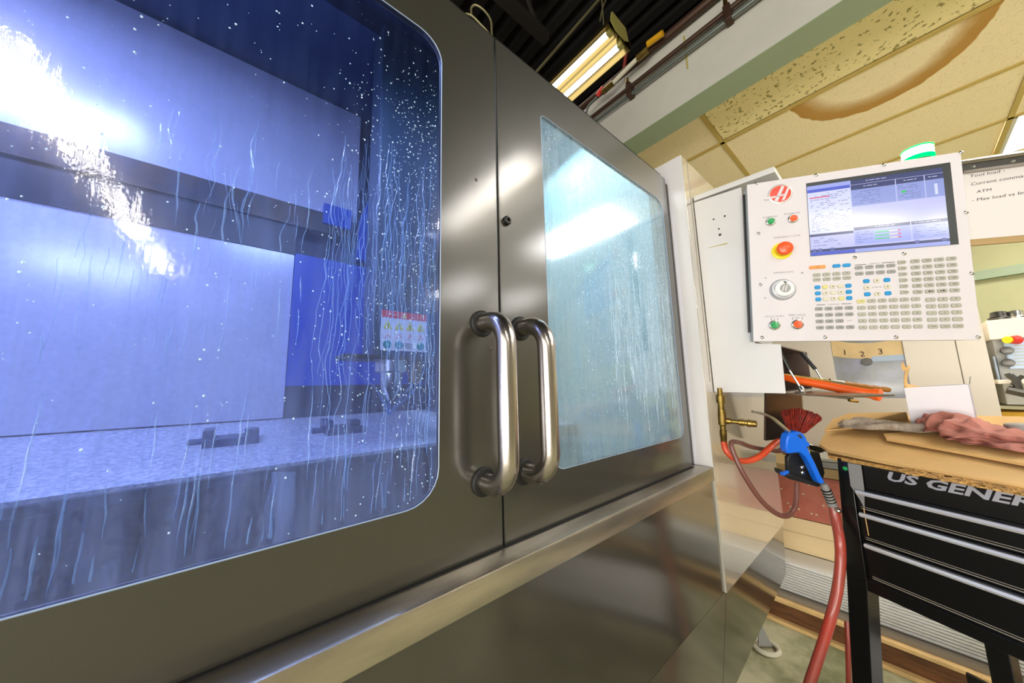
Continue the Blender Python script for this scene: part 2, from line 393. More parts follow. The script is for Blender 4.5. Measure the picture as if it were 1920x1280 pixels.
# white beam over the opening
beam = struct('soffit_beam', MB().box((1.69, -5.5, 2.604), (1.84, 3.8, 3.09)), M['soffit'], 'white painted beam with pipes running along it', 'beam')
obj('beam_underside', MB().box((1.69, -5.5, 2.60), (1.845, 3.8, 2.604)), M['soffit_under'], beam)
obj('stain_drip', MB().box((1.687, .53, 2.78), (1.69, .538, 2.98)), M['lamp_end'], beam)

# suspended ceiling, tile by tile
ceil = struct('ceiling', MB().box((1.84, -5.5, 2.80), (5.2, 3.8, 2.83)), M['tan'], 'suspended ceiling of yellowed tiles', 'ceiling')
def tile_mat(name, stain=False, rough_tex=False):
    m, nt, p, out = new_mat(name); L = nt.links.new
    p.inputs['Roughness'].default_value = .9
    base = srgb(246, 232, 176) if rough_tex else srgb(250, 234, 194)
    v = coords(nt)
    n = node(nt, 'ShaderNodeTexNoise'); n.inputs['Scale'].default_value = 48 if rough_tex else 110; n.inputs['Detail'].default_value = 5; L(v, n.inputs['Vector'])
    rp = node(nt, 'ShaderNodeValToRGB'); e = rp.color_ramp.elements
    if rough_tex:
        e[0].position = .36; e[0].color = srgb(160, 148, 84); e[1].position = .42; e[1].color = base
    else:
        e[0].position = .2; e[0].color = srgb(206, 184, 134); e[1].position = .42; e[1].color = base
    L(n.outputs['Fac'], rp.inputs[0]); col = rp.outputs[0]
    if stain:
        sx = node(nt, 'ShaderNodeSeparateXYZ'); L(v, sx.inputs[0])
        def mth(op, a, b=None):
            q = node(nt, 'ShaderNodeMath', operation=op)
            for i, z in enumerate((a, b)):
                if z is None: continue
                if isinstance(z, (int, float)): q.inputs[i].default_value = z
                else: L(z, q.inputs[i])
            return q.outputs[0]
        nn = node(nt, 'ShaderNodeTexNoise'); nn.inputs['Scale'].default_value = 14; nn.inputs['Detail'].default_value = 5; L(v, nn.inputs['Vector'])
        dx = mth('DIVIDE', mth('SUBTRACT', sx.outputs[0], 2.36), .46)
        dy = mth('DIVIDE', mth('ADD', sx.outputs[1], .11), .365)
        rr = mth('SQRT', mth('ADD', mth('MULTIPLY', dx, dx), mth('MULTIPLY', dy, dy)))
        rr = mth('ADD', rr, mth('MULTIPLY', mth('SUBTRACT', nn.outputs['Fac'], .5), .09))
        sr = node(nt, 'ShaderNodeValToRGB'); q = sr.color_ramp.elements
        q[0].position = 0; q[0].color = (0, 0, 0, 1); q[1].position = .64; q[1].color = (.0, .0, .0, 1)
        for pos, val in ((.76, .6), (.86, .9), (.985, .95), (1.0, 0)):
            x = q.new(min(pos, 1)); x.color = (val, val, val, 1)
        L(rr, sr.inputs[0])
        mx = node(nt, 'ShaderNodeMix', data_type='RGBA'); L(sr.outputs[0], mx.inputs[0]); L(col, mx.inputs[6]); mx.inputs[7].default_value = srgb(184, 134, 46)
        col = mx.outputs[2]
    L(col, p.inputs['Base Color'])
    b = node(nt, 'ShaderNodeBump'); b.inputs['Strength'].default_value = .7 if rough_tex else .25; b.inputs['Distance'].default_value = .003
    L(n.outputs['Fac'], b.inputs['Height']); L(b.outputs[0], p.inputs['Normal'])
    return m
M['tile'] = tile_mat('ceiling_tile'); M['tile_rough'] = tile_mat('fissured_ceiling_tile', rough_tex=True); M['tile_stain'] = tile_mat('water_stained_ceiling_tile', stain=True)
xs = [1.845, 2.40, 3.01, 3.62, 4.23, 4.84, 5.2]; ys = [-4.28, -3.06, -1.84, -.62, .60, 1.82, 3.04]
TROF = {(3, 2), (1, 2), (1, 0), (3, 0)}
for i in range(6):
    for j in range(6):
        if (i, j) in TROF: continue
        a, b = xs[i]+.012, xs[i+1]-.012; c, d = ys[j]+.012, ys[j+1]-.012
        mm = M['tile_rough'] if i == 0 and j == 3 else (M['tile_stain'] if (i, j) == (1, 3) else M['tile'])
        o = obj('ceiling_tile', MB().box((a, c, 2.758 if (i+j) % 3 else 2.762), (b, d, 2.776)), mm, ceil)
        if (i, j) == (1, 3): o['label'] = 'ceiling tile with a brown ring-shaped water stain'
for x in xs[1:-1]: obj('grid_bar', MB().box((x-.012, -4.3, 2.75), (x+.012, 3.05, 2.757)).box((x-.002, -4.3, 2.757), (x+.002, 3.05, 2.79)), M['tbar'], ceil)
for y in ys: obj('grid_bar', MB().box((1.845, y-.012, 2.75), (5.2, y+.012, 2.757)), M['tbar'], ceil)

# ---------------------------------------------------------------- lamps
def troffer(i, j, label):
    a, b, c, d = xs[i]+.012, xs[i+1]-.012, ys[j]+.012, ys[j+1]-.012
    t = thing('ceiling_light', label, 'light', ((a+b)/2, (c+d)/2, 2.76), group=None)
    fr = MB().box((a, c, 2.755), (a+.02, d, 2.78)).box((b-.02, c, 2.755), (b, d, 2.78)).box((a, c, 2.755), (b, c+.02, 2.78)).box((a, d-.02, 2.755), (b, d, 2.78))
    obj('lamp_frame', fr, M['white'], t); obj('diffuser', MB().box((a+.02, c+.02, 2.765), (b-.02, d-.02, 2.775)), M['troffer'], t)
troffer(3, 2, 'square white lit ceiling panel in the tiled ceiling above the whiteboard')
troffer(1, 2, 'white lit ceiling panel out of view, right beside the water-stained tile')
troffer(1, 0, 'white lit ceiling panel added out of view for more light, two tiles from the stained one')  # extra panel added only for more light
troffer(3, 0, 'white lit ceiling panel out of view, behind the one above the whiteboard')
M['tube_hanging'] = emis('hanging_lamp_tube', (1, .98, .96), 4.5)
def strip_lamp(x0, x1, y0, y1, z, label, tm='tube'):
    t = thing('fluorescent_lamp', label, 'light', ((x0+x1)/2, y0, z))
    w = x1-x0; xc = (x0+x1)/2
    prof = [(x0, z-.01), (x0+w*.10, z+.045), (x0+w*.36, z+.055), (xc, z+.012), (x1-w*.36, z+.055), (x1-w*.10, z+.045), (x1, z-.01),
            (x1-.004, z-.01), (x1-w*.12, z+.052), (x1-w*.34, z+.068), (xc, z+.1), (x0+w*.34, z+.068), (x0+w*.12, z+.052), (x0+.004, z-.01)]
    obj('reflector', MB().prism([(a, y0, b) for a, b in prof], (0, y1-y0, 0)), M['reflector'], t)
    obj('end_plate', MB().prism([(x0+w*.1, y0-.004, z+.03), (x0+w*.3, y0-.004, z+.0), (x1-w*.3, y0-.004, z), (x1-w*.1, y0-.004, z+.03), (x1-w*.2, y0-.004, z+.11), (x0+w*.2, y0-.004, z+.11)], (0, .008, 0)), M['lamp_end'], t)
    for f in (.26, .74):
        x = x0+w*f; obj('tube', MB().tube([(x, y0+.05, z+.012), (x, y1-.03, z+.012)], .017, 10), M[tm], t)
        obj('socket', MB().box((x-.018, y0+.015, z-.006), (x+.018, y0+.045, z+.05)), M['lamp_end'], t)
    obj('hanger', MB().tube([(xc, y0+.1, z+.09), (xc, y0+.1, z+.8)], .004, 5), M['conduit'], t)
strip_lamp(1.47, 1.71, .84, 2.06, 3.2, 'twin tube fluorescent lamp with curved reflector hanging above the machine doors', 'tube_hanging')
strip_lamp(1.36, 1.60, -1.95, -.62, 2.74, 'twin tube fluorescent lamp hung beside the white beam, behind the viewer')
strip_lamp(-1.02, -.80, -2.6, -1.35, 2.70, 'twin tube fluorescent lamp behind the viewer, first of the row mirrored in the window')
strip_lamp(-1.0, -.78, -3.95, -2.7, 2.72, 'twin tube fluorescent lamp behind the viewer, second of the row mirrored in the window')
strip_lamp(-.98, -.76, -5.3, -4.05, 2.74, 'twin tube fluorescent lamp behind the viewer, last of the row mirrored in the window')

# ================================================================ THE MACHINE
DY = .45      # outer face of the doors
FY = .405     # front of ledge and side column
mach = thing('machining_center', 'large charcoal and white machining center with two sliding windowed doors', 'machine', (.35, .9, 0))
def rrect(x0, x1, z0, z1, radii, n=7):
    """counter-clockwise from bottom left; radii bl, br, tr, tl; returns points and their corner index"""
    out = []
    for c, (cx, cz, a0) in enumerate(((x0, z0, PI), (x1, z0, 1.5*PI), (x1, z1, 0), (x0, z1, .5*PI))):
        r = radii[c]; ox = cx+(r if cx == x0 else -r); oz = cz+(r if cz == z0 else -r)
        for k in range(n): 
            a = a0+.5*PI*k/(n-1); out.append((ox+r*math.cos(a), oz+r*math.sin(a), c))
    return out
def door(name, x0, x1, z0, z1, win, radii, label):
    mb = MB(); R = rrect(*win, radii); n = len(R); O = [(x0, z0), (x1, z0), (x1, z1), (x0, z1)]
    for yy in (DY, DY+.009):
        mb.v += [Vector((a, yy, b)) for a, b, c in R]+[Vector((a, yy, b)) for a, b in O]
    m = n+4
    for i in range(n):
        j = (i+1) % n; ci, cj = R[i][2], R[j][2]
        if ci == cj: fr = [(i, n+ci, j)]
        else: fr = [(i, n+ci, n+cj, j)]
        for f in fr:
            mb.f.append(f); mb.f.append(tuple(m+k for k in f[::-1]))
        mb.f.append((i, j, m+j, m+i))
    for c in range(4):
        d = (c+1) % 4; mb.f.append((n+c, m+n+c, m+n+d, n+d))
    dr = obj(name, mb, M['door'], mach, smooth=False)
    dr['label'] = label
    return dr, R
WZ0, WZ1 = .987, 1.752
dl, RL = door('sliding_door', -.39, .3445, .893, 1.852, (-.27, .230, WZ0, WZ1), (.05, .048, .042, .05), 'charcoal sliding door with the blue-lit wet window')
dr_, RR = door('sliding_door', .3505, 1.083, .893, 1.852, (.473, 1.044, WZ0, WZ1), (.03, .03, .045, .012), 'charcoal sliding door with the frosted pale blue window')
M['pane_l'] = pane_mat('wet_blue_pane', (.74, .80, 1.0, 1), srgb(160, 178, 228), .0, .40, (.98, 1.60, .95, .04), gloss=1.25, rough=.035)
M['pane_r'] = pane_mat('frosted_pane', (.78, .88, .91, 1), srgb(190, 208, 212), .2, .65, (.98, 1.75, 1.1, .75), gloss=1.6, rough=.06)
def pane(R, dr, m, nm='window_pane'):
    P = [(a, DY+.001, b) for a, b, c in R]
    o = obj(nm, MB().prism(P, (0, .006, 0)), m, dr, smooth=False)
    e = MB(); n = len(R)
    for i in range(n):
        a, b, c = R[i]; a2, b2, c2 = R[(i+1) % n]
        e.tube([(a, DY-.0002, b), (a2, DY-.0002, b2)], .0009, 4, cap=False)
    obj('pane_edge', e, M['water_edge'], dr)
    return o
pane(RL, dl, M['pane_l']); pane(RR, dr_, M['pane_r'])
# pull handles
def handle(x, dr, dx=0):
    z0, z1 = 1.00, 1.257; yo = DY-.066; r = .0158; mb = MB()
    k = .042; pts = [(x, DY, z1)]
    for i in range(0, 9):
        a = PI/2*i/8; pts.append((x+dx, yo+k-k*math.sin(a), z1-k+k*math.cos(a)))
    for i in range(1, 6): pts.append((x+dx, yo, z1-k-(z1-z0-2*k)*i/6))
    for i in range(0, 9):
        a = PI/2*i/8; pts.append((x+dx, yo+k-k*math.cos(a), z0+k-k*math.sin(a)))
    pts.append((x, DY, z0))
    mb.tube(pts, r, 24)
    obj('handle', mb, M['handle'], dr)
    for z in (z0, z1):
        obj('grommet', MB().lathe((x, DY, z), (0, -1, 0), [(0, .0225), (.003, .0225), (.005, .02), (.005, .0165)], 24), M['rubber'], dr)
handle(.3085, dl); handle(.396, dr_)
# stop bolt, rivets and door edge flange
obj('stop_bolt', MB().lathe((.367, DY, 1.462), (0, -1, 0), [(0, .0085), (.006, .0085), (.008, .006), (.008, .0045), (.004, .004)], 16), M['black'], dr_, smooth=True)
for x, z, d in ((.327, 1.215, dl), (.300, 1.52, dl)):
    obj('rivet', MB().lathe((x, DY, z), (0, -1, 0), [(0, .003), (.0008, .0028), (.0015, .0012)], 12), M['door'], d)
obj('door_edge', MB().box((.3447, DY+.0005, .893), (.3462, DY+.03, 1.85)), M['black'], dl)
obj('edge_flange', MB().tube([(.352, DY+.002, .895), (.352, DY+.002, 1.85)], .0022, 8), M['door'], dr_)
obj('gap_seal', MB().box((.340, DY+.032, .893), (.36, DY+.05, 1.85)), M['rubber'], mach)
# water on the panes
rnd = random.Random(3)
def drops(spots):
    mb = MB()
    for x, z, r in spots:
        y = DY+.001; s = r; h = r*.5; st = rnd.uniform(1, 1.35)
        vs = [(x+s*math.cos(a), y, z+s*st*math.sin(a)) for a in (0, 1.05, 2.09, 3.14, 4.19, 5.24)]+[(x+s*.6*math.cos(a+.3), y-h*.7, z+s*st*.6*math.sin(a+.3)) for a in (0, 1.05, 2.09, 3.14, 4.19, 5.24)]+[(x, y-h, z)]
        fs = [(i, 6+i, 6+(i+1) % 6, (i+1) % 6) for i in range(6)]+[(6+i, 12, 6+(i+1) % 6) for i in range(6)]
        mb.add(vs, fs)
    return mb
def inside(x, z, w): return w[0]+.008 < x < w[1]-.008 and WZ0+.008 < z < WZ1-.03
sp = []
while len(sp) < 1500:
    x = rnd.uniform(-.2, .228); z = rnd.uniform(WZ0, WZ1)
    dens = .05+.9*max(0, (x-.02)/.2)**1.6*(1 if z < 1.6 else .35)
    dens *= .35 if z < 1.12 else 1
    if noise.noise((x*8, z*8, 0)) > .25: dens *= .5
    if rnd.random() < dens and inside(x, z, (-.27, .23)):
        sp.append((x, z, rnd.choice((.0004, .0005, .0006, .0008, .0011))*rnd.uniform(.8, 1.2)))
tag(obj('water_droplets', drops(sp), M['water'], dl), kind='stuff')
sp = []
while len(sp) < 1500:
    x = rnd.gauss(.86, .13); z = rnd.gauss(1.38, .13)
    if inside(x, z, (.473, 1.044)): sp.append((x, z, rnd.uniform(.0008, .0018)))
while len(sp) < 1750:
    x = rnd.uniform(.48, 1.03); z = WZ1-.02-abs(rnd.gauss(0, .07))
    if inside(x, z, (.473, 1.044)): sp.append((x, z, rnd.uniform(.0007, .0016)))
tag(obj('water_droplets', drops(sp), M['water'], dr_), kind='stuff')
def rivs(n, xr, zt, ln, w, win, seed, amp=.0035):
    q = random.Random(seed); mb = MB()
    for i in range(n):
        x = q.uniform(*xr); z = q.uniform(*zt); L = q.uniform(*ln); ww = q.uniform(*w); ph = q.uniform(0, 9)
        k = max(6, int(L/.006)); L_, R_ = [], []; lean = q.uniform(-.06, .02)
        for s in range(k+1):
            zz = z-L*s/k
            if zz < WZ0+.006: break
            xx = x+lean*(z-zz)+amp*noise.noise((ph, zz*24, x*30))*2+amp*.6*noise.noise((ph+5, zz*70, 0))
            if not inside(xx, zz, win): break
            e = ww*(.35+.65*math.sin(PI*min(1, (s+.5)/k)))*(1+.5*noise.noise((ph, zz*60, 3)))
            L_.append((xx-e, zz)); R_.append((xx+e, zz))
        if len(L_) < 4: continue
        vs = []
        for (a, zz), (b, _) in zip(L_, R_): vs += [(a, DY+.0008, zz), ((a+b)/2, DY+.0002-.0006, zz), (b, DY+.0008, zz)]
        fs = []
        for s in range(len(L_)-1):
            o = s*3; fs += [(o, o+3, o+4, o+1), (o+1, o+4, o+5, o+2)]
        mb.add(vs, fs)
    return mb
wr = rivs(95, (.07, .226), (1.25, 1.52), (.05, .30), (.0003, .0008), (-.27, .23), 1)
merge(wr, rivs(34, (-.12, .10), (1.33, 1.47), (.03, .13), (.0004, .0009), (-.27, .23), 2))
merge(wr, rivs(60, (-.15, .226), (1.0, 1.16), (.04, .12), (.0004, .001), (-.27, .23), 4, .0015))
merge(wr, rivs(30, (-.13, .05), (1.2, 1.3), (.02, .06), (.0004, .0008), (-.27, .23), 5, .0015))
tag(obj('water_rivulets', wr, M['water_run'], dl), kind='stuff')
tag(obj('water_rivulets', rivs(150, (.70, 1.03), (1.22, 1.48), (.03, .2), (.0006, .0014), (.473, 1.044), 6, .002), M['water_run_pale'], dr_), kind='stuff')
# pale streak on the left window
st = rivs(0, (.036, .056), (1.07, 1.16), (.08, .16), (.002, .0045), (-.27, .23), 11, .002)


# ledge, apron, skirt, column
LX = 1.118
pr_ = [(0, FY+.001, .853), (0, FY, .887), (0, FY+.0015, .8905), (0, FY+.005, .892), (0, DY+.03, .892), (0, DY+.03, .886), (0, FY+.008, .886), (0, FY+.006, .853)]
obj('ledge', MB().prism([(-1.3, b, c) for a, b, c in pr_], (1.3+LX, 0, 0)), M['ledge'], mach)
obj('door_track', MB().box((-1.3, DY-.006, .892), (1.083, DY+.034, .8935)), M['rubber'], mach)
CZ = .541; SKX = 1.83; AX = 1.14
obj('apron_panel', MB().box((-1.3, FY+.006, CZ), (AX, FY+.02, .887)), M['apron'], mach, bev=.001)
KS = .13
def skp(x, z): return Vector((x, FY+.006+(CZ-z)*KS, z))
def sk_px(x, y):
    d = px(x, y, D=1)-CAMP; t = (FY+.006+(CZ-CAMP.z)*KS)/(d.y+KS*d.z); return CAMP+d*t
e1, e2 = sk_px(1474, 1075), sk_px(1382, 1278)
dlt = (e2-e1); e3 = e1+dlt*((.06-e1.z)/dlt.z)
obj('skirt_panel', MB().prism([skp(-1.3, CZ), skp(-1.3, .06), skp(AX-.0015, .06), skp(AX-.0015, CZ)], (0, .012, 0)), M['apron'], mach)
if e3.x > AX+.02: pl_ = [skp(AX+.0015, CZ), skp(AX+.0015, .06), skp(e3.x, .06), skp(e1.x, e1.z), skp(SKX, CZ)]
else:
    zc = e1.z+(e2.z-e1.z)*(AX+.0015-e1.x)/(e2.x-e1.x); pl_ = [skp(AX+.0015, CZ), skp(AX+.0015, zc), skp(e1.x, e1.z), skp(SKX, CZ)]
obj('skirt_panel', MB().prism(pl_, (0, .012, 0)), M['apron'], mach)
CT = 1.932
# side column: front panel (glossy), side return, body
obj('column_front', MB().box((1.1255, FY, CZ), (SKX, FY+.012, CT)), M['white_gloss'], mach, bev=.0015)
obj('column_side', MB().box((1.1225, FY+.001, .892), (1.1255, .95, CT)), M['white'], mach)
obj('column_top', MB().box((1.1225, FY+.002, CT), (SKX, .95, CT+.003)), M['white'], mach)
obj('column_body', MB().box((1.13, FY+.014, CZ+.002), (SKX-.003, 1.0, CT-.002)), M['white'], mach)
obj('base_casting', MB().box((-1.2, .62, .05), (1.45, 1.5, CZ)), M['dark_steel'], mach)
obj('column_seam', MB().box((1.168, FY-.0012, 1.15), (1.1695, FY+.002, CT)), M['groove'], mach)
obj('slot_glass', MB().box((1.06, DY+.045, .90), (1.1215, DY+.05, 1.84)), M['slot_green'], mach)
obj('slot_rail', MB().box((1.108, DY+.01, .893), (1.1222, DY+.044, 1.85)), M['dark_steel'], mach)
# body shell
sh = MB().box((-1.45, DY+.05, .1), (-1.4, 1.65, 2.4)).box((-1.4, 1.6, .1), (1.13, 1.65, 2.4))
obj('body_shell', sh, M['white'], mach)
obj('front_shell', MB().box((-1.3, DY+.012, .9), (-.38, DY+.04, 1.86)).box((-1.3, FY+.03, .9), (-.392, DY+.0115, 1.86)), M['door'], mach)
obj('roof_cover', MB().prism([(-1.46, DY+.035, 1.9), (-1.46, .82, 2.405), (-1.46, 1.66, 2.405), (-1.46, 1.66, 2.41), (-1.46, .815, 2.41), (-1.46, DY+.03, 1.902)], (2.6, 0, 0)), M['door'], mach)
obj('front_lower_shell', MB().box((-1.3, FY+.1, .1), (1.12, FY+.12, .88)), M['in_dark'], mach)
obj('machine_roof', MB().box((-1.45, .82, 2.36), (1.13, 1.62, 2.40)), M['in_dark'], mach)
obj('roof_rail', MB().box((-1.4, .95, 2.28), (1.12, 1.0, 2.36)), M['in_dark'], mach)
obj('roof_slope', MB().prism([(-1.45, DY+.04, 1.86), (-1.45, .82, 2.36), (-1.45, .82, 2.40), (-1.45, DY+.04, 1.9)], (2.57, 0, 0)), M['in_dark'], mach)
# interior
obj('back_panel', MB().box((-1.4, 1.40, 1.846), (.325, 1.41, 2.345)), M['in_white'], mach)
obj('back_panel', MB().box((-1.4, 1.40, 1.06), (.118, 1.41, 1.66)), M['in_white'], mach)
obj('inner_rail', MB().box((-1.4, 1.385, 1.765), (.30, 1.42, 1.846)), M['in_band'], mach)
obj('inner_rail', MB().box((-1.4, 1.395, 1.655), (.12, 1.43, 1.765)), M['slate'], mach)
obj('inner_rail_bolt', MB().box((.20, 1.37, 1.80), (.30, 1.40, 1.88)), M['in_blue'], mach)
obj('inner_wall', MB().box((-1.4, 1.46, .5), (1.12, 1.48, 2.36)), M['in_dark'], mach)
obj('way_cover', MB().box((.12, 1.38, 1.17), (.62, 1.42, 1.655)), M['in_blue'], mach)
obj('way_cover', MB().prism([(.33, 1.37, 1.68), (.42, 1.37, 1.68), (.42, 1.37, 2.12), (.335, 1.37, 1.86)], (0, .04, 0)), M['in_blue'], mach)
obj('side_panel', MB().prism([(1.095, DY+.06, .6), (1.095, 1.46, .6), (1.095, 1.46, 2.35), (1.095, .84, 2.35), (1.095, DY+.06, 1.86)], (.02, 0, 0)), M['cyan_wall'], mach)
obj('side_panel', MB().box((.66, 1.30, 1.0), (1.09, 1.32, 2.3)), M['cyan_wall'], mach)
hd = obj('spindle_head', MB().box((.262, .90, 1.236), (.60, 1.0, 2.28)).box((.40, 1.0, 1.26), (.60, 1.36, 2.28)), M['head'], mach, bev=.006)
obj('head_plate', MB().box((.19, .885, 1.229), (.46, .98, 1.241)), M['dark_steel'], hd)
obj('spindle_nose', MB().lathe((.325, .93, 1.229), (0, 0, -1), [(0, .045), (.03, .045), (.035, .03), (.075, .028), (.11, .008)], 20), M['chrome'], hd)
obj('spindle_motor', MB().lathe((.395, .93, 1.229), (0, 0, -1), [(0, .02), (.06, .02), (.065, .012)], 16), M['brass'], hd)
jets = MB()
for x, y in ((.20, .92), (.45, .93), (.29, .90), (.52, .96)):
    jets.tube([(x, y, 1.225), (.335+(x-.335)*.35, .93, 1.15), (.33, .95, 1.08)], [.002, .003, .005], 6)
tag(obj('coolant_jets', jets, M['water_run'], hd), kind='stuff')
# warning sticker on the head
sx0, sx1, sz0, sz1, sy = .283, .415, 1.256, 1.368, .8985
stk = obj('warning_sticker', MB().box((sx0, sy, sz0), (sx1, .8999, sz1)), M['sticker_w'], hd)
# (third level only: the print of the sticker joins the head's children)
obj('sticker_header', MB().box((sx0, sy-.0006, sz1-.02), (sx1, sy-.0001, sz1)), M['sticker_red'], hd)
g = MB(); g2 = MB(); g3 = MB(); g4 = MB()
for i in range(4):
    cx = sx0+.018+i*.032
    g.prism([(cx-.012, sy-.0006, sz1-.052), (cx+.012, sy-.0006, sz1-.052), (cx, sy-.0006, sz1-.026)], (0, .0004, 0))
    g3.prism([(cx-.001, sy-.0012, sz1-.048), (cx+.001, sy-.0012, sz1-.048), (cx+.001, sy-.0012, sz1-.036), (cx-.001, sy-.0012, sz1-.036)], (0, .0004, 0))
    if i != 2: g2.lathe((cx, sy-.0003, sz0+.016), (0, -1, 0), [(0, .0115), (.0004, .0115)], 16)
    g4.tube([(cx-.007, sy-.0006, sz0+.034), (cx+.002, sy-.0006, sz0+.05), (cx+.007, sy-.0006, sz0+.036)], .0009, 4)
for i in range(3): g3.box((sx0+.062, sy-.0008, sz0+.008+i*.006), (sx0+.088, sy-.0004, sz0+.010+i*.006))
g.prism([(sx0+.058, sy-.001, sz1-.017), (sx0+.072, sy-.001, sz1-.017), (sx0+.065, sy-.001, sz1-.004)], (0, .0003, 0))
obj('sticker_triangle', g, M['sticker_y'], hd); obj('sticker_circle', g2, M['sticker_g'], hd); obj('sticker_text', g3, M['ink'], hd); obj('sticker_figure', g4, M['sticker_red'], hd)
# table
cs = MB(); q_ = random.Random(2)
for k in range(7):
    u = k/6; a0, a1 = px(512+38*u, 884, Y=.875), px(510+30*u, 1040, Y=.86)
    cs.tube([a0, a0.lerp(a1, .4)+Vector((q_.uniform(-.012, .012), -.006, 0)), a0.lerp(a1, .7)+Vector((q_.uniform(-.012, .012), -.006, 0)), a1], [.004, .009, .006, .003], 6)
tag(obj('pale_streak', cs, M['water_run_pale'], mach), kind='stuff')  # pale translucent strands forming one vertical streak
tb = obj('work_table', MB().prism([(-1.3, .90, .992), (-1.3, 1.40, 1.056), (-1.3, 1.40, .9), (-1.3, .90, .9)], (2.38, 0, 0)), M['chips'], mach)
obj('table_front', MB().box((-1.3, .885, .55), (1.09, .90, .985)), M['slate'], mach)
obj('table_rim', MB().box((-1.3, .880, .962), (1.09, .885, .968)), M['dark_steel'], mach)
obj('inner_tray', MB().box((-1.3, DY+.04, .55), (1.09, .9, .6)), M['slate'], mach)
for (x0, x1, z) in ((-.065, .045, 1.02), (.20, .30, 1.022)):
    v = MB().box((x0, 1.10, z-.01), (x1, 1.20, z+.018)).box((x0, 1.10, z+.018), (x0+.02, 1.2, z+.04)).box((x1-.03, 1.12, z+.018), (x1, 1.18, z+.034))
    v.tube([(x0-.03, 1.15, z+.01), (x0, 1.15, z+.01)], .008, 8)
    obj('vise', v, M['vise'], mach, bev=.002)
lampb = MB().box((-.70, .60, 1.66), (-.46, .66, 1.72))
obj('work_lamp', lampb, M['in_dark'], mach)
obj('work_lamp_lens', MB().box((-.68, .661, 1.665), (-.48, .668, 1.715)), M['led'], mach)

# ================================================================ PENDANT SUPPORT BOX
sup = thing('pendant_support', 'white upright sheet metal box between the side column and the control pendant', 'machine box', (1.19, .38, 1.115))
BX = 1.19
poly = [(BX, FY-.002, 1.117), (BX, .222, 1.112), (BX, .218, 1.252), (BX, .278, 1.262), (BX, .262, 1.765), (BX, FY-.002, 1.78)]
obj('side_plate', MB().prism(poly, (.004, 0, 0)), M['white'], sup)
obj('cover', MB().prism([(BX-.002, FY-.002, 1.784), (BX-.002, .175, 1.770), (BX-.002, .175, 1.788), (BX-.002, FY-.002, 1.803)], (.25, 0, 0)), M['white'], sup, bev=.002)
obj('box_body', MB().box((BX+.005, .285, 1.27), (BX+.24, FY-.003, 1.765)), M['white'], sup)
cmp_ = MB().box((BX+.004, .222, 1.247), (BX+.42, FY-.003, 1.251)).box((BX+.004, FY-.01, 1.118), (BX+.42, FY-.004, 1.247)).box((BX+.416, .222, 1.118), (BX+.42, FY-.004, 1.247)).box((BX+.004, .222, 1.114), (BX+.42, FY-.003, 1.118))
obj('tool_compartment', cmp_, M['purple_steel'], sup)
for x, y, r in ((1338, 411, .0028), (1359, 405, .0030), (1348, 429, .0028), (1350, 440, .0042)):
    p = px(x, y, X=BX); obj('hole', MB().lathe(p, (-1, 0, 0), [(-.001, r), (.0006, r), (.0006, r*.6)], 14), M['dark_steel'], sup)
p0, p1 = px(1328, 465, X=BX-.0006), px(1364, 457, X=BX-.0006)
obj('scratch', MB().prism([p0, p1, p1+Vector((0, 0, .004)), p0+Vector((0, 0, .0015))], (.0004, 0, 0)), M['lamp_end'], sup)
# folded-down tray door with two gas struts
trz = 1.108
T = [px(1470, 733, Z=trz+.001), px(1476, 737, Z=trz), px(1590, 751, Z=trz), px(1622, 746, Z=trz)]
A_, B_, C_ = Vector((1.20, .225, trz)), Vector((1.20, .075, trz)), Vector((1.46, .075, trz))
A_ = Vector((1.20, .22, trz)); 
tr_pts = [Vector((1.20, .22, trz)), Vector((.955, .075, trz)) , Vector((1.16, -.03, trz)), Vector((1.50, .20, trz))]
tray = obj('tray_door', MB().prism([(1.20, .222, trz), (1.03, .085, trz), (1.13, .02, trz), (1.52, .20, trz)], (0, 0, .004)), M['steel'], sup)
obj('tray_lip', MB().tube([px(1490, 735, D=.93), px(1600, 748, D=.86)], .003, 8), M['steel'], sup)
obj('latch', MB().tube([px(1592, 750, D=.86), px(1608, 752, D=.86)], .004, 8), M['brass'], sup)
def strut(a, b, c, r1=.0055, r2=.0026):
    s = obj('gas_strut', MB().tube([a, c], r1, 10), M['black'], sup)
    obj('strut_rod', MB().tube([c, b], r2, 8), M['chrome'], s)
    obj('strut_joint', MB().lathe(b-(b-c).normalized()*.004, (b-c), [(0, .004), (.004, .007), (.016, .008), (.019, .005)], 12), M['chrome'], s)
strut(px(1460, 655, D=.97), px(1500, 726, D=.93), px(1480, 694, D=.95)); strut(px(1503, 661, D=1.08), px(1541, 712, D=1.04), px(1529, 692, D=1.05))
# hammer handle and file lying on the tray
ht = thing('hand_tool', 'long orange handled tool lying on the folded-down tray', 'tool', px(1560, 722, D=.94))
pts = [px(1455, 704, D=1.03), px(1490, 712, D=.99), px(1540, 721, D=.94), px(1600, 733, D=.89), px(1640, 739, D=.86), px(1652, 741, D=.85)]
obj('grip', MB().tube(spline(pts, 4), [.010]*4+[.0115]*4+[.012]*4+[.0125]*4+[.0155]*3+[.0165, .014], 12), M['orange'], ht)
fl = thing('brass_file', 'ridged wooden tool handle lying behind the orange tool on the tray', 'tool', px(1600, 722, D=1.0))
obj('handle', MB().tube(spline([px(1580, 718, D=1.0), px(1668, 731, D=.97)], 20), [.008 if i % 4 else .0062 for i in range(21)], 10), mat('varnished_wood', srgb(150, 98, 30), .4), fl)
obj('ferrule', MB().tube([px(1555, 714, D=1.01), px(1582, 718, D=1.0)], .0075, 10), M['chrome'], fl)
obj('blade', MB().tube([px(1462, 701, D=1.06), px(1556, 714, D=1.01)], .004, 6), M['brass'], fl)

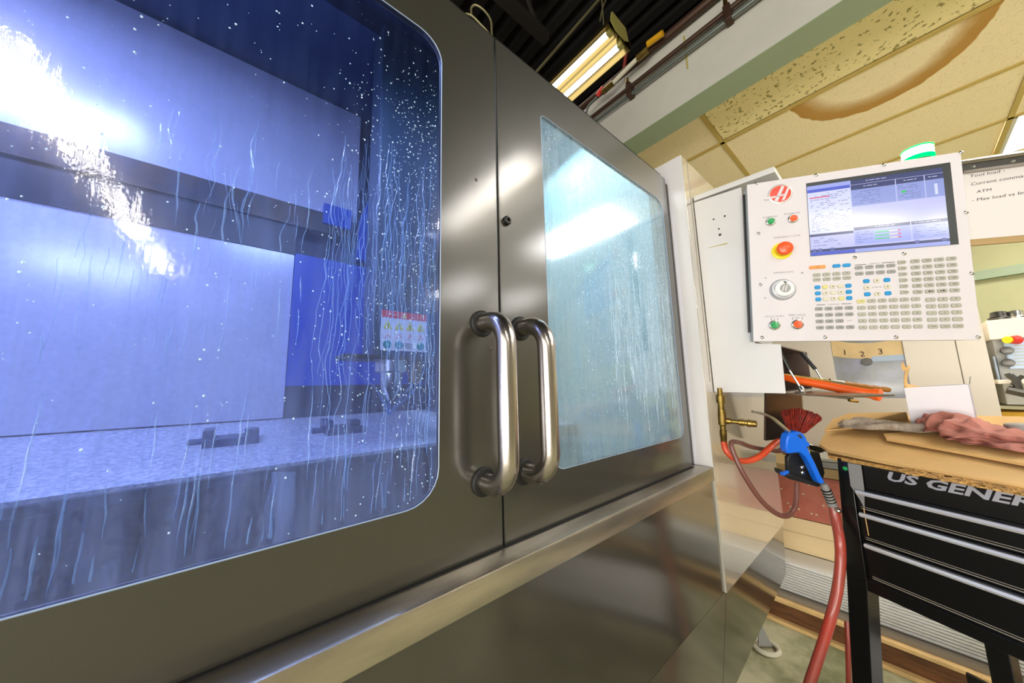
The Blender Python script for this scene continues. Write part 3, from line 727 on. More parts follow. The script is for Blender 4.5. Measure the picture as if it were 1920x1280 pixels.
# ================================================================ CONTROL PENDANT
a = Vector((0.48827384, -0.87043978, -0.06263581)).normalized(); b = Vector((0.01786825, -0.0768096, 0.99688566)); b = (b-a*a.dot(b)).normalized(); n = a.cross(b)
BL = Vector((1.15124, .27188, 1.26413))
PM = Matrix(((a.x, b.x, n.x, BL.x), (a.y, b.y, n.y, BL.y), (a.z, b.z, n.z, BL.z), (0, 0, 0, 1)))
pen = thing('control_pendant', 'white control panel with lit screen, keypad and green beacon on top', 'control panel', mw=PM)
PW, PH = .46, .486
P = lambda nm, mb, m, par=None, **k: obj(nm, mb, m, par or pen, local=True, **k)
P('housing', MB().box((.0, .002, -.033), (PW-.012, PH-.004, -.003)), M['panel_side'], bev=.003)
P('rear_housing', MB().box((.09, .01, -.08), (.40, PH-.01, -.033)), M['panel_side'], bev=.004)
P('faceplate', MB().box((0, 0, -.003), (PW, PH, 0)), M['panel_face'], bev=.0012)
def inv(x, y, d=0):
    """panel coordinates of a photograph point"""
    dd = px(x, y, D=1)-CAMP; t = ((BL+n*d)-CAMP).dot(n)/dd.dot(n); q = CAMP+dd*t-BL; return q.dot(a), q.dot(b)
for zx, zy in ((402, 362), (728, 315), (1097, 260), (1517, 193), (413, 633), (1545, 518), (938, 763), (1207, 743), (424, 912), (1576, 850), (433, 1200), (777, 1198), (1163, 1198), (1610, 1197)):
    u, v = inv(1280+zx*.3438, 220+zy*.3438)
    s = P('screw', MB().lathe((u, v, 0), (0, 0, 1), [(0, .0045), (.0015, .0045), (.003, .003), (.0034, .001)], 12), M['chrome'])
    P('screw_slot', MB().box((u-.003, v-.0006, .0033), (u+.003, v+.0006, .0037)), M['ink'], s) if False else None
# screen
su0, sv0 = .1435, .2425; sw, sh_ = .2955, .219
P('screen_bezel', MB().box((su0, sv0, -.0005), (su0+sw, sv0+sh_, .0006)), M['bezel'])
scrn = P('screen', MB().box((su0+.001, sv0+.001, .0006), (su0+sw-.0155, sv0+sh_-.011, .0011)), M['s_bg'])
SW_, SH_ = sw-.0165, sh_-.012; ox, oy = su0+.001, sv0+.001
def sr(x0, y0, x1, y1, lift=.0002): return MB().box((ox+SW_*x0, oy+SH_*y0, .0011), (ox+SW_*x1, oy+SH_*y1, .0011+lift))
def lines(x0, y0, x1, y1, rows, seed, dens=.8, mbo=None, th=.0014):
    q = random.Random(seed); mb = mbo or MB()
    for r in range(rows):
        y = y1-(y1-y0)*(r+.5)/rows; x = x0; 
        while x < x1-.01:
            w = q.uniform(.012, .05)
            if q.random() < dens: mb.box((ox+SW_*x, oy+SH_*y-th/2, .0013), (ox+SW_*min(x+w, x1), oy+SH_*y+th/2, .0015))
            x += w+.008
    return mb
P('display_window', sr(0, .30, .34, .90), M['s_white'], scrn)
P('display_bar', sr(0, .90, .34, .945), M['s_blue'], scrn)
P('display_header', sr(0, .945, .34, 1), M['s_low'], scrn)
P('display_header', sr(.345, .935, 1, 1), M['s_dark'], scrn)
for x0, x1 in ((.345, .67), (.677, .87), (.877, 1)):
    P('display_header', sr(x0, .86, x1, .93), M['s_dark'], scrn); P('display_panel', sr(x0, .63, x1, .86), M['s_panel'], scrn)
P('display_header', sr(0, .265, .34, .30), M['s_dark'], scrn); P('display_panel', sr(0, .10, .34, .265), M['s_bg'], scrn)
for x0, x1 in ((.345, .75), (.757, 1)):
    P('display_header', sr(x0, .30, x1, .34), M['s_dark'], scrn); P('display_panel', sr(x0, .10, x1, .30), M['s_low'], scrn)
P('display_header', sr(0, .045, 1, .08), M['s_dark'], scrn)
P('display_footer', sr(0, 0, .345, .043), M['s_blue'], scrn); P('display_footer', sr(.35, 0, 1, .043), M['s_low'], scrn)
t1 = lines(.02, .33, .33, .88, 21, 5, .55)
lines(.36, .65, .56, .84, 6, 8, .7, t1); lines(.69, .65, .84, .84, 7, 9, .6, t1); lines(.89, .80, .98, .84, 1, 2, .9, t1)
lines(.36, .12, .48, .28, 5, 3, .6, t1); lines(.77, .12, .98, .28, 5, 4, .5, t1); lines(.03, .12, .25, .25, 5, 6, .5, t1)
tag(P('display_text', t1, M['s_text'], scrn), kind='stuff')
t2 = lines(.46, .965, .62, .975, 1, 1, 1); lines(.44, .895, .54, .9, 1, 1, 1, t2); lines(.73, .895, .82, .9, 1, 1, 1, t2); lines(.78, .32, .95, .325, 1, 1, 1, t2); lines(.5, .32, .64, .325, 1, 1, 1, t2); lines(.9, .895, .96, .9, 1, 1, 1, t2)
tag(P('display_title', t2, M['s_white'], scrn), kind='stuff')
P('display_line', sr(.015, .815, .175, .828, .0006), M['s_red'], scrn)
P('display_lamp', sr(.71, .735, .74, .765, .0006), M['s_green'], scrn)
P('display_gauge', sr(.935, .66, .955, .80, .0006), M['s_white'], scrn)
for i in range(3):
    y = .24-i*.045
    P('display_gauge', sr(.495, y, .60, y+.014, .0006), M['s_green'], scrn); P('display_gauge', sr(.60, y, .66, y+.014, .0006), M['s_cream'], scrn); P('display_gauge', sr(.66, y, .68, y+.014, .0006), M['s_red'], scrn)
for x in (.015, .06, .155, .77, .95): P('display_icon', sr(x, .05, x+.03, .09, .0008), M['s_text'], scrn)

# keys: one mesh per key shape, repeated
USE_ORIGIN = True
def key_mesh(w, h, t=.0028, pent=False):
    if pent: out = [(-w/2, -h/2), (w*.28, -h/2), (w/2, 0), (w*.28, h/2), (-w/2, h/2)]
    else:
        c = min(w, h)*.22; out = [(-w/2+c, -h/2), (w/2-c, -h/2), (w/2, -h/2+c), (w/2, h/2-c), (w/2-c, h/2), (-w/2+c, h/2), (-w/2, h/2-c), (-w/2, -h/2+c)]
    k = .86
    mb = MB(); mb.rings([[(x, y, 0) for x, y in out], [(x, y, t*.7) for x, y in out], [(x*k, y*k, t) for x, y in out]])
    me = bpy.data.meshes.new('key'); me.from_pydata([tuple(v) for v in mb.v], [], mb.f); me.update(); return me
KM = {}
def key(u, v, w, h, m, pent=False, legend=None):
    kk = (w, h, m, pent)
    if kk not in KM:
        me = key_mesh(w, h, pent=pent); me.materials.append(M[m]); KM[kk] = me
    o = bpy.data.objects.new('key', KM[kk]); COL.objects.link(o); o.parent = pen; o.location = (u, v, 0); WM[o] = WM[pen] @ Matrix.Translation((u, v, 0))
    if legend:
        L = bpy.data.objects.new('key_legend', legend); COL.objects.link(L); L.parent = o; L.location = (0, 0, .00285)
LG = {}
def legend(s, h=.0042):
    if s not in LG:
        if s == '#': mb = MB().box((-.0045, .0006, 0), (.004, .0014, .0002)).box((-.003, -.0016, 0), (.0045, -.0008, .0002))
        elif s == '=': mb = MB().box((-.0045, -.0005, 0), (.0045, .0005, .0002))
        elif s[0] == '>':
            ang = {'u': PI/2, 'd': -PI/2, 'l': PI, 'r': 0}[s[1]]
            mb = MB().prism([(.0028*math.cos(ang+t), .0022*math.sin(ang+t), 0) for t in (0, 2.3, -2.3)], (0, 0, .0002))
        elif s in ('<-', '->'):
            k = -1 if s == '<-' else 1
            mb = MB().prism([(.005*k, 0, 0), (.001*k, .0028, 0), (.001*k, .001, 0), (-.005*k, .001, 0), (-.005*k, -.001, 0), (.001*k, -.001, 0), (.001*k, -.0028, 0)][::k], (0, 0, .0002))
        else: mb = text_mb(s, h)
        me = bpy.data.meshes.new('key_legend'); me.from_pydata([tuple(v) for v in mb.v], [], mb.f); me.update(); me.materials.append(M['ink']); LG[s] = me
    return LG[s]
kw, kh = .0168, .0098
key(.1566, .2095, .0365, kh, 'key_orange', legend=legend('=')); key(.1986, .2092, kw, kh, 'key_blue'); key(.2202, .209, kw, kh, 'key_blue')
for c in range(4):
    key(.1545+c*.0215, .187, kw, kh, 'key_grey', legend=legend('F%d' % (c+1), .0036)); key(.1545+c*.0215, .1735, kw, kh, 'key_grey', legend=legend('='))
for r in range(3):
    for c in range(5):
        m = 'key_blue' if c in (0, 4) else ('key_yellow' if (r, c) in ((0, 1), (2, 3)) else 'key_cream')
        lg = {(0, 2): '>u', (1, 1): '>l', (1, 3): '>r', (2, 2): '>d'}.get((r, c))
        key(.1545+c*.0166, .1515-r*.0172, .0125, .0108, m, legend=legend(lg) if lg else None)
for r in range(4):
    for c in range(4):
        if (r, c) == (2, 3): continue
        key(.1545+c*.0214, .0901-r*.0176, kw, kh, 'key_cool', legend=legend('#'))
for r in range(2):
    for c in range(4): key(.2454+c*.0214, .1997-r*.0165, kw, kh, 'key_cool', legend=legend('='))
for r, rowk in enumerate(('b>ub', '>l >r', 'b>db')):
    pass
for (r, c, m, lg) in ((0, 0, 'key_blue', None), (0, 1, 'key_cream', '>u'), (0, 2, 'key_blue', None), (1, 0, 'key_cream', '>l'), (1, 2, 'key_cream', '>r'), (2, 0, 'key_blue', None), (2, 1, 'key_cream', '>d'), (2, 2, 'key_blue', None)):
    key(.2585+c*.0205, .1613-r*.018, .0128, .0108, m, legend=legend(lg) if lg else None)
for r in range(6): key(.3319, .2065-r*.0161, .0165, kh, 'key_grey', True, legend('='))
for r in range(6):
    for c in range(4):
        lg = '#' if (r, c) not in ((5, 1), (5, 2)) else ('<-' if c == 1 else '->')
        key(.3563+c*.0222, .2068-r*.0163, .0178, .0102, 'key_grey', legend=legend(lg))
al = [' ABCDE', 'FGHIJK', 'LMNOPQ', 'RSTUVW', 'XYZ;()']
for r in range(5):
    for c in range(6):
        ch = al[r][c]; key(.2445+c*.0213, .1068-r*.0178, kw, .0102, 'key_yellow' if ch == ' ' else 'key_grey', legend=legend(ch) if ch != ' ' else legend('='))
nu = [['7', '8', '9'], ['4', '5', '6'], ['1', '2', '3'], ['-', '0', '.'], ['=', '=', '=']]
for r in range(5):
    for c in range(3): key(.3781+c*.0223, .1038-r*.0172, .0182, .0105, 'key_grey', legend=legend(nu[r][c]))
USE_ORIGIN = False
# printed words and rules on the face
pt = MB()
for s, u, v, h, w in (('POWER ON', .0539, .3735, .0042, 1.15), ('POWER OFF', .1075, .376, .0042, 1.15), ('EMERGENCY STOP', .092, .3075, .0044, 1.2), ('HANDLE JOG', .079, .2015, .0045, 1.25),
                      ('CYCLE START', .0525, .0725, .0045, 1.15), ('FEED HOLD', .106, .0745, .0045, 1.15), ('I', .054, .3675, .004, 1), ('O', .1085, .3675, .005, 1), ('[ I ]', .0525, .0645, .0055, 1.6), ('[ O ]', .106, .066, .0055, 1.6),
                      ('+', .1225, .1955, .010, 1.1), ('-', .036, .190, .014, 1), ('-', .033, .130, .014, 1), ('DISPLAY', .278, .2085, .0032, 1.2), ('CURSOR', .279, .1433, .003, 1.2), ('OVERRIDES', .187, .1012, .003, 1.2), ('SHIFT', .2187, .055, .0028, 1.1)):
    merge(pt, at(text_mb(s, h), u, v, .0003, w))
P('face_print', pt, M['greytext'], smooth=False)
rl = MB()
for u0, u1, v in ((.150, .169, .1012), (.204, .225, .1018), (.2375, .2605, .2078), (.293, .318, .2088)): rl.box((u0, v-.0007, .0002), (u1, v+.0007, .0005))
P('face_rule', rl, M['ink'])
# push buttons
def button(u, v, m, r=.0098):
    bb = P('push_button', MB().lathe((u, v, 0), (0, 0, 1), [(0, r*1.25), (.006, r*1.25), (.0075, r*1.05), (.0075, r*.95)], 24), M['chrome'])
    P('button_cap', MB().lathe((u, v, .004), (0, 0, 1), [(0, r*.97), (.005, r*.95), (.0065, r*.8), (.006, r*.4), (.0058, .0005)], 24), M[m], bb)
button(.0539, .3575, 'green'); button(.1075, .3585, 'estop'); button(.0505, .0465, 'green', .0108); button(.1035, .047, 'estop', .0108)
es = P('emergency_stop', MB().lathe((.0775, .2655, 0), (0, 0, 1), [(0, .0245), (.003, .0245), (.004, .022), (.004, .012)], 32), M['yellow'])
P('stop_stem', MB().lathe((.0775, .2655, .003), (0, 0, 1), [(0, .0115), (.016, .0115)], 20), M['estop'], es)
P('stop_mushroom', MB().lathe((.0775, .2655, .017), (0, 0, 1), [(0, .0125), (.002, .0185), (.009, .0195), (.014, .0165), (.0165, .009), (.017, .001)], 28), M['estop'], es)
jw = P('jog_wheel', MB().lathe((.0745, .150, 0), (0, 0, 1), [(0, .031), (.004, .031), (.010, .027), (.010, .02)], 40), M['dial'])
P('jog_dial', MB().lathe((.0745, .150, .009), (0, 0, 1), [(0, .0225), (.008, .0225), (.0095, .021), (.0095, .001)], 40), M['dial_face'], jw)
P('jog_hub', MB().lathe((.0755, .1505, .0185), (0, 0, 1), [(0, .0125), (.0006, .0125), (.0006, .001)], 28), M['key_cool'], jw)
hm = MB().prism([(.067, .1425, .0192), (.070, .1425, .0192), (.0745, .1585, .0192), (.0715, .1585, .0192)], (0, 0, .0005)).prism([(.0735, .1425, .0192), (.0765, .1425, .0192), (.081, .1585, .0192), (.078, .1585, .0192)], (0, 0, .0005))
P('jog_mark', hm, M['panel_face'], jw)
P('jog_knob', MB().lathe((.077, .1685, .018), (.5, .35, 1), [(0, .0055), (.002, .005), (.003, .002)], 16), M['chrome'], jw)
# round emblem
lg = P('emblem', MB().lathe((.081, .440, 0), (0, 0, 1), [(0, .0300), (.002, .0300), (.003, .0278), (.003, .0256), (.0022, .0256)], 36), M['silver'])
P('emblem_disc', MB().lathe((.081, .440, .0012), (0, 0, 1), [(0, .0256), (.0013, .0256)], 36), M['logo_red'], lg)
hh = MB()
def quad(pts, z=.0028): hh.prism([(.081+x*1.16, .440+y*1.16, z) for x, y in pts], (0, 0, .0012))
quad([(-.014, -.018), (-.0065, -.020), (.009, .018), (.003, .020)])
quad([(.001, -.020), (.0085, -.017), (.0235, .0235), (.0165, .0175)])
quad([(-.035, -.0095), (-.030, -.0115), (-.011, -.009), (-.009, -.0045), (-.026, -.005)])
quad([(-.009, -.0045), (-.010, -.009), (.006, -.006), (.008, -.0015)])
P('emblem_letter', hh, M['panel_face'], lg, smooth=False)
# beacon on top
bx0 = .408
bo = Vector((bx0, PH, -.045))
P('beacon_base', MB().lathe(bo, (0, 1, 0), [(0, .027), (.012, .027), (.016, .024), (.016, .02)], 28), M['slot_green'])
bc = P('beacon_lens', MB().lathe(bo+Vector((0, .016, 0)), (0, 1, 0), [(0, .029), (.030, .029), (.034, .026), (.035, .004)], 32), M['beacon_w'])
P('beacon_ring', MB().lathe(bo+Vector((0, .016, 0)), (0, 1, 0), [(-.002, .0300), (.007, .0300), (.007, .0285)], 32).lathe(bo+Vector((0, .046, 0)), (0, 1, 0), [(0, .0295), (.003, .0298), (.004, .0285)], 32), M['beacon_g'])
# mounting clip behind the face, left side
P('side_gasket', MB().box((-.005, .03, -.030), (0, PH-.02, -.022)), M['black'])

# whiteboard fixed beyond the pendant
WO = -.05
def wbp(x, y): u, v = inv(x, y, WO); return u, v
c1, c2 = wbp(1795, 300), wbp(1829, 448)
wb = thing('whiteboard', 'small white board with handwritten notes hanging beside the control pendant', 'whiteboard', mw=PM @ Matrix.Translation((0, 0, WO)))
WB = lambda nm, mb, m: obj(nm, mb, m, wb, local=True)
wu0, wu1, wv0, wv1 = .415, .80, c2[1], wbp(1830, 310)[1]
WB('board', MB().box((wu0, wv0, -.006), (wu1, wv1, 0)), M['board'])
WB('rail', MB().tube([(wu0+.03, wv1+.012, .002), (wu1, wv1+.012, .002)], .0075, 10), M['steel'])
WB('rail', MB().box((wu0+.03, wv1-.014, -.002), (wu1, wv1+.004, .006)), M['dark_steel'])
WB('rail_strip', MB().box((wu0+.075, wv1-.02, .004), (wu1, wv1-.014, .009)), M['steel'])
for i in range(4): WB('rail_rivet', MB().lathe((wu0+.095+i*.07, wv1-.006, .006), (0, 0, 1), [(0, .004), (.002, .003)], 10), M['chrome'])
WB('lower_frame', MB().box((wu0, wv0-.016, -.008), (wu1, wv0, -.001)), M['frame_brown'])
nt_ = MB()
for s, x, y, h in (('Tool load -', 1817, 331, .0095), ('Current commands', 1819, 346, .0095), ('ATM', 1830, 360, .009), ('- Max load vs limit', 1821, 376, .0095)):
    u, v = wbp(x, y); q = text_mb(s, h, 'LEFT', .15); q.xf(Matrix.Translation((u, v, .0004)) @ Matrix.Rotation(math.radians(3), 4, 'Z') @ Matrix.Diagonal((1.05, .85, 1, 1))); merge(nt_, q)
WB('handwriting', nt_, M['ink'])

# ================================================================ AIR FITTINGS, HOSES, BLOW GUN
FD = .97
br = thing('air_fitting', 'brass air line tee with couplings under the white support box', 'pipe fitting', px(1352, 780, D=FD))
x0, x1, x2, x3 = px(1350, 734, D=FD), px(1353, 770, D=FD), px(1356, 800, D=FD), px(1357, 830, D=FD)
ax = (x3-x0).normalized()
obj('pipe_nipple', MB().lathe(x0+Vector((0, 0, .01)), ax, [(0, .007), (.02, .007), (.02, .0115), (.044, .0115), (.044, .0085), (.062, .0085)], 12), M['brass'], br)
obj('tee_body', MB().lathe(x1, ax, [(-.006, .010), (.018, .0115), (.040, .0115), (.044, .008), (.058, .008), (.058, .0095), (.078, .0095), (.08, .0085), (.098, .0085)], 12), M['brass'], br)
bo_ = px(1357, 788, D=FD); be = px(1419, 795, D=FD-.04); axb = (be-bo_).normalized(); LB = (be-bo_).length
obj('branch', MB().lathe(bo_, axb, [(0, .009), (LB*.22, .009), (LB*.24, .006), (LB*.45, .006), (LB*.45, .0095), (LB*.62, .0095), (LB*.64, .008), (LB*.70, .008), (LB*.72, .0105), (LB*.83, .0105), (LB*.84, .0095), (LB*.97, .0095), (LB, .0075)], 14), M['brass'], br)
h1 = tag(obj('air_hose', MB().tube(spline([px(1357, 828, D=FD), px(1362, 845, D=FD-.01), px(1378, 860, D=FD-.02), px(1400, 864, D=FD-.02), px(1425, 855, D=FD-.02), px(1448, 835, D=FD), px(1462, 826, D=FD+.02), px(1472, 832, D=FD+.05)], 6), .0085, 12), M['orange_hose']),
         'short orange-red hose curling from the brass fitting', 'hose')
h2 = tag(obj('air_hose', MB().tube(spline([px(1474, 832, D=FD+.05), px(1462, 845, D=FD+.05), px(1440, 843, D=FD+.04), px(1410, 838, D=FD+.03), px(1385, 829, D=FD+.01), px(1371, 830, D=FD-.035), px(1376, 850, D=FD-.05), px(1395, 890, D=FD-.07), px(1425, 935, D=FD-.08), px(1455, 962, D=FD-.08), px(1478, 966, D=FD-.07), px(1492, 945, D=FD-.05), px(1494, 905, D=FD-.03)], 6), .0066, 12), M['brown_hose']),
         'thin brown hose looping low between the fitting and the blow gun holder', 'hose')
# holder and gun
GD = .90
hol = thing('gun_holder', 'black bracket holding the blue blow gun', 'holder', px(1500, 880, D=GD))
obj('bracket_plate', MB().prism([px(x, y, D=GD+.02) for x, y in ((1477, 858), (1484, 849), (1500, 847), (1512, 852), (1524, 880), (1534, 908), (1478, 892))], cf*.012), M['black'], hol, bev=.002)
obj('bracket_lip', MB().prism([px(x, y, D=GD+.01) for x, y in ((1477, 888), (1535, 905), (1537, 914), (1480, 898))], cf*.05), M['black'], hol, bev=.002)
obj('bracket_flange', MB().prism([px(x, y, D=GD+.05) for x, y in ((1522, 846), (1536, 848), (1546, 885), (1540, 912), (1528, 905))], cf*.006), M['black'], hol)
for x, y in ((1504, 876), (1505, 886)): obj('screw', MB().lathe(px(x, y, D=GD+.02), -cf, [(0, .006), (.002, .0055), (.004, .003)], 12), M['chrome'], hol)
gun = thing('blow_gun', 'blue air blow gun with bent steel nozzle hanging in its black holder', 'blow gun', px(1500, 850, D=GD))
out = [(1478, 816), (1486, 811), (1497, 809), (1506, 812), (1512, 820), (1514, 826), (1520, 832), (1519, 837), (1514, 838), (1521, 852), (1531, 872), (1540, 892), (1547, 902), (1545, 907), (1538, 908), (1530, 892), (1520, 871), (1511, 856), (1500, 848), (1487, 850), (1477, 851), (1474, 840), (1475, 826)]
obj('gun_body', MB().prism([px(x, y, D=GD-.012) for x, y in out], cf*.024), M['blue'], gun, bev=.004)
obj('gun_opening', MB().prism([px(x, y, D=GD-.0125) for x, y in ((1494, 814), (1501, 815), (1505, 822), (1500, 821))], -cf*.0006), M['ink'], gun)
obj('trigger', MB().tube([px(1476, 884, D=GD+.01), px(1469, 888, D=GD), px(1465, 887, D=GD)], .005, 8), M['blue'], gun)
obj('nozzle', MB().tube(spline([px(1482, 812, D=GD), px(1465, 797, D=GD), px(1448, 783, D=GD), px(1432, 776, D=GD), px(1410, 771, D=GD)], 4), [.0042]*9+[.0036]*5+[.003]*3, 10), M['chrome'], gun)
gc = [px(1544, 906, D=GD), px(1551, 922, D=GD), px(1557, 938, D=GD), px(1562, 950, D=GD)]
obj('coupling', MB().tube([gc[0], gc[1], gc[2], gc[3]], [.0075, .010, .0105, .011], 14), M['tape'], gun)
cw = MB()
for i in range(5):
    q = gc[0].lerp(gc[3], .25+i*.12); cw.lathe(q, gc[3]-gc[0], [(0, .0098), (.001, .0115), (.003, .0115), (.004, .0098)], 14)
obj('coupling_ring', cw, M['dark_steel'], gun)
tag(obj('air_hose', MB().tube(spline([px(1562, 950, D=GD), px(1567, 975, D=GD-.01), px(1574, 1010, D=GD-.03), px(1576, 1050, D=GD-.04), px(1571, 1100, D=GD-.05), px(1560, 1150, D=GD-.06), px(1545, 1200, D=GD-.06), px(1530, 1245, D=GD-.06), px(1515, 1290, D=GD-.06), px(1490, 1370, D=GD-.06), px(1500, 1500, D=GD-.06)], 7), .0115, 14), M['red_hose']),
    'thick red hose hanging from the blue blow gun to the floor', 'hose')
tag(obj('hose_clamp', MB().lathe(px(1568, 957, D=GD-.02), cr, [(0, .004), (.004, .006), (.010, .005), (.012, .001)], 12), M['chrome']), 'small steel hose clamp where the red hose meets the blow gun', 'clamp')
tag(obj('air_hose', MB().tube(spline([px(1588, 1165, D=1.25), px(1590, 1220, D=1.22), px(1592, 1300, D=1.2), px(1596, 1400, D=1.2)], 5), .008, 10), M['red_hose']), 'dark red hose behind the front leg of the black cart', 'hose')
# red brush
bh = thing('bench_brush', 'dark red bristle brush behind the blow gun', 'brush', px(1500, 800, D=1.02))
bb = MB(); q = random.Random(5)
tip = [(1464, 770), (1475, 768), (1490, 765), (1505, 767), (1520, 771), (1533, 776), (1541, 782)]
for i in range(420):
    t = q.random()*(len(tip)-1); k = int(t); f = t-k; tx = tip[k][0]+(tip[k+1][0]-tip[k][0])*f; ty = tip[k][1]+(tip[k+1][1]-tip[k][1])*f+q.uniform(-1, 5)
    rx = 1479+(t/(len(tip)-1))*32; ry = 812-q.uniform(0, 6)
    D0 = 1.02+q.uniform(-.018, .018)
    bb.tube([px(rx, ry, D=1.02+q.uniform(-.006, .006)), px((rx+tx)/2+q.uniform(-2, 2), (ry+ty)/2, D=D0), px(tx, ty, D=D0)], [.0016, .0016, .0009], 4)
tag(obj('bristles', bb, M['bristle'], bh), kind='stuff')
core = [px(x, y, D=1.035) for x, y in ((1468, 776), (1490, 770), (1515, 773), (1534, 782), (1512, 806), (1482, 808))]
obj('bristle_core', MB().prism(core, cf*.01), M['bristle'], bh)
obj('brush_handle', MB().tube([px(1492, 806, D=1.02), px(1484, 826, D=1.03), px(1470, 850, D=1.05)], [.012, .009, .007], 10), M['wood'], bh)
tag(obj('steel_plate', MB().prism([px(x, y, D=1.22) for x, y in ((1437, 734), (1503, 738), (1506, 818), (1436, 826))], cf*.01), M['purple_steel']), 'dark reflective steel plate behind the blow gun nozzle', 'plate')
obj('support_post', MB().tube([px(1496, 736, D=1.3), px(1500, 800, D=1.3)], .014, 12), M['steel'], sup)
# small clamp device next to the cart
cl = thing('bar_clamp', 'chrome clamp jaw between the blow gun and the cart corner', 'clamp', px(1530, 840, D=1.1))
obj('jaw', MB().prism([px(x, y, D=1.05) for x, y in ((1515, 832), (1540, 838), (1546, 848), (1535, 850), (1517, 842))], cf*.03), M['chrome'], cl, bev=.002)
obj('arm', MB().tube([px(1505, 838, D=1.06), px(1540, 846, D=1.06)], .004, 8), M['dark_steel'], cl)
obj('screw_head', MB().lathe(px(1544, 842, D=1.05), cr, [(0, .006), (.008, .006), (.01, .003)], 12), M['dark_steel'], cl)
# ================================================================ TOOL CART
F0 = Vector((1.306, .147, 0)); th = math.radians(24)
ce1 = Vector((-math.sin(th), -math.cos(th), 0)); ce2 = Vector((math.cos(th), -math.sin(th), 0))
CM = Matrix(((ce1.x, ce2.x, 0, F0.x), (ce1.y, ce2.y, 0, F0.y), (0, 0, 1, 0), (0, 0, 0, 1)))
cart = thing('tool_cart', 'black drawer tool cart with bright bar handles under the cardboard', 'tool cart', mw=CM)
C_ = lambda nm, mb, m, par=None, **k: obj(nm, mb, m, par or cart, local=True, **k)
CWD, CDP = .72, .46
C_('body', MB().box((.0, .006, .622), (CWD, CDP, .93)), M['cart'], bev=.002)
C_('face_rail', MB().box((.0, -.002, .862), (CWD, .006, .93)), M['cart'])
C_('base_rail', MB().box((.012, -.002, .600), (CWD-.012, .02, .634)).box((.012, -.006, .628), (CWD-.012, 0, .631)), M['cart'], bev=.001)
def leg_mb(u0, v0, v1, ub=-.085):
    p = [(u0, v0, .93), (u0+.046, v0, .93), (u0+.04, v0, .62), (u0+.005+ub*.55, v0, .12), (u0-.045+ub*.45, v0, .12), (u0-.022, v0, .62)]
    return MB().prism(p, (0, v1-v0, 0))
# legs: front left flares outward, the others are straight
C_('leg', MB().prism([(-.001, -.004, .93), (.026, -.004, .93), (.022, -.004, .62), (-.001, -.004, .37), (-.02, -.004, .13), (-.066, -.004, .13), (-.045, -.004, .34), (-.018, -.004, .65)], (0, .045, 0)), M['cart'], bev=.001)
C_('leg', MB().box((.03, CDP-.04, .13), (.072, CDP, .63)), M['cart'], bev=.002)
C_('leg', MB().box((CWD-.04, 0, .13), (CWD, .04, .63)), M['cart'], bev=.002); C_('leg', MB().box((CWD-.04, CDP-.04, .13), (CWD, CDP, .63)), M['cart'], bev=.002)
C_('lower_shelf', MB().box((-.03, .02, .20), (CWD, CDP, .215)).box((-.03, CDP-.01, .215), (CWD, CDP, .27)), M['cart'])
for u in (-.045, CWD-.02):
    for v in (.03, CDP-.03):
        w = C_('caster', MB().lathe((u-.012, v, .055), (1, 0, 0), [(0, .055), (.024, .055)], 20), M['rubber'])
        C_('caster_fork', MB().box((u-.018, v-.015, .05), (u+.018, v+.015, .13)), M['dark_steel'], w)
for i, (zt, zb) in enumerate(((.861, .804), (.802, .728), (.726, .634))):
    d = C_('drawer', MB().box((.03, -.003, zb), (CWD-.03, .01, zt)), M['cart'], bev=.0015)
    zz = (.851, .795, .719)[i]
    C_('drawer_handle', MB().prism([(.036, -.004, zz-.006), (.036, -.016, zz-.005), (.036, -.019, zz), (.036, -.016, zz+.005), (.036, -.004, zz+.004)], (CWD-.072, 0, 0)), M['cart_bar'], d)
    C_('drawer_crease', MB().box((.036, -.0045, zb+.004), (CWD-.036, -.003, zb+.0055)).box((.036, -.0045, zb+.009), (CWD-.036, -.003, zb+.010)), M['groove'], d)
C_('bolt', MB().lathe((.014, -.004, .905), (0, -1, 0), [(0, .006), (.002, .005), (.003, .002)], 12), M['green'])
tx = text_mb('US GENERAL', .021, 'LEFT', .25, .02)
Rx = Matrix(((1, 0, 0, 0), (0, 0, -1, 0), (0, 1, 0, 0), (0, 0, 0, 1)))
vs = [v for v in tx.v]; wmax = max(v.x for v in vs)
tx.xf(Matrix.Translation((.094, -.003, .905)) @ Rx @ Matrix.Diagonal((.262/wmax, 1, 1, 1)))
C_('raised_lettering', tx, M['letter'], smooth=False)
tag(obj('tape_strip', MB().prism([(.0235, -.0075, .922), (.0515, -.0075, .922), (.050, -.0075, .862), (.044, -.0075, .812), (.038, -.0075, .83), (.022, -.0075, .862)], (0, .0015, 0)).xf(CM), M['tape']), 'strip of grey tape hanging down the left corner of the cart', 'tape')
tag(obj('cord', MB().tube([CM @ Vector((.043, -.008, .812)), CM @ Vector((.044, -.008, .745))], .0009, 6), M['cardboard']), 'thin tan cord hanging below the grey tape on the cart', 'cord')
tag(obj('paper_sheet', MB().prism([(.02, .06, .2165), (.66, .06, .2165), (.66, .41, .2165), (.02, .41, .2165)], (0, 0, .012)).xf(CM), M['sheet']), 'white sheet lying on the lower shelf of the black cart', 'sheet')

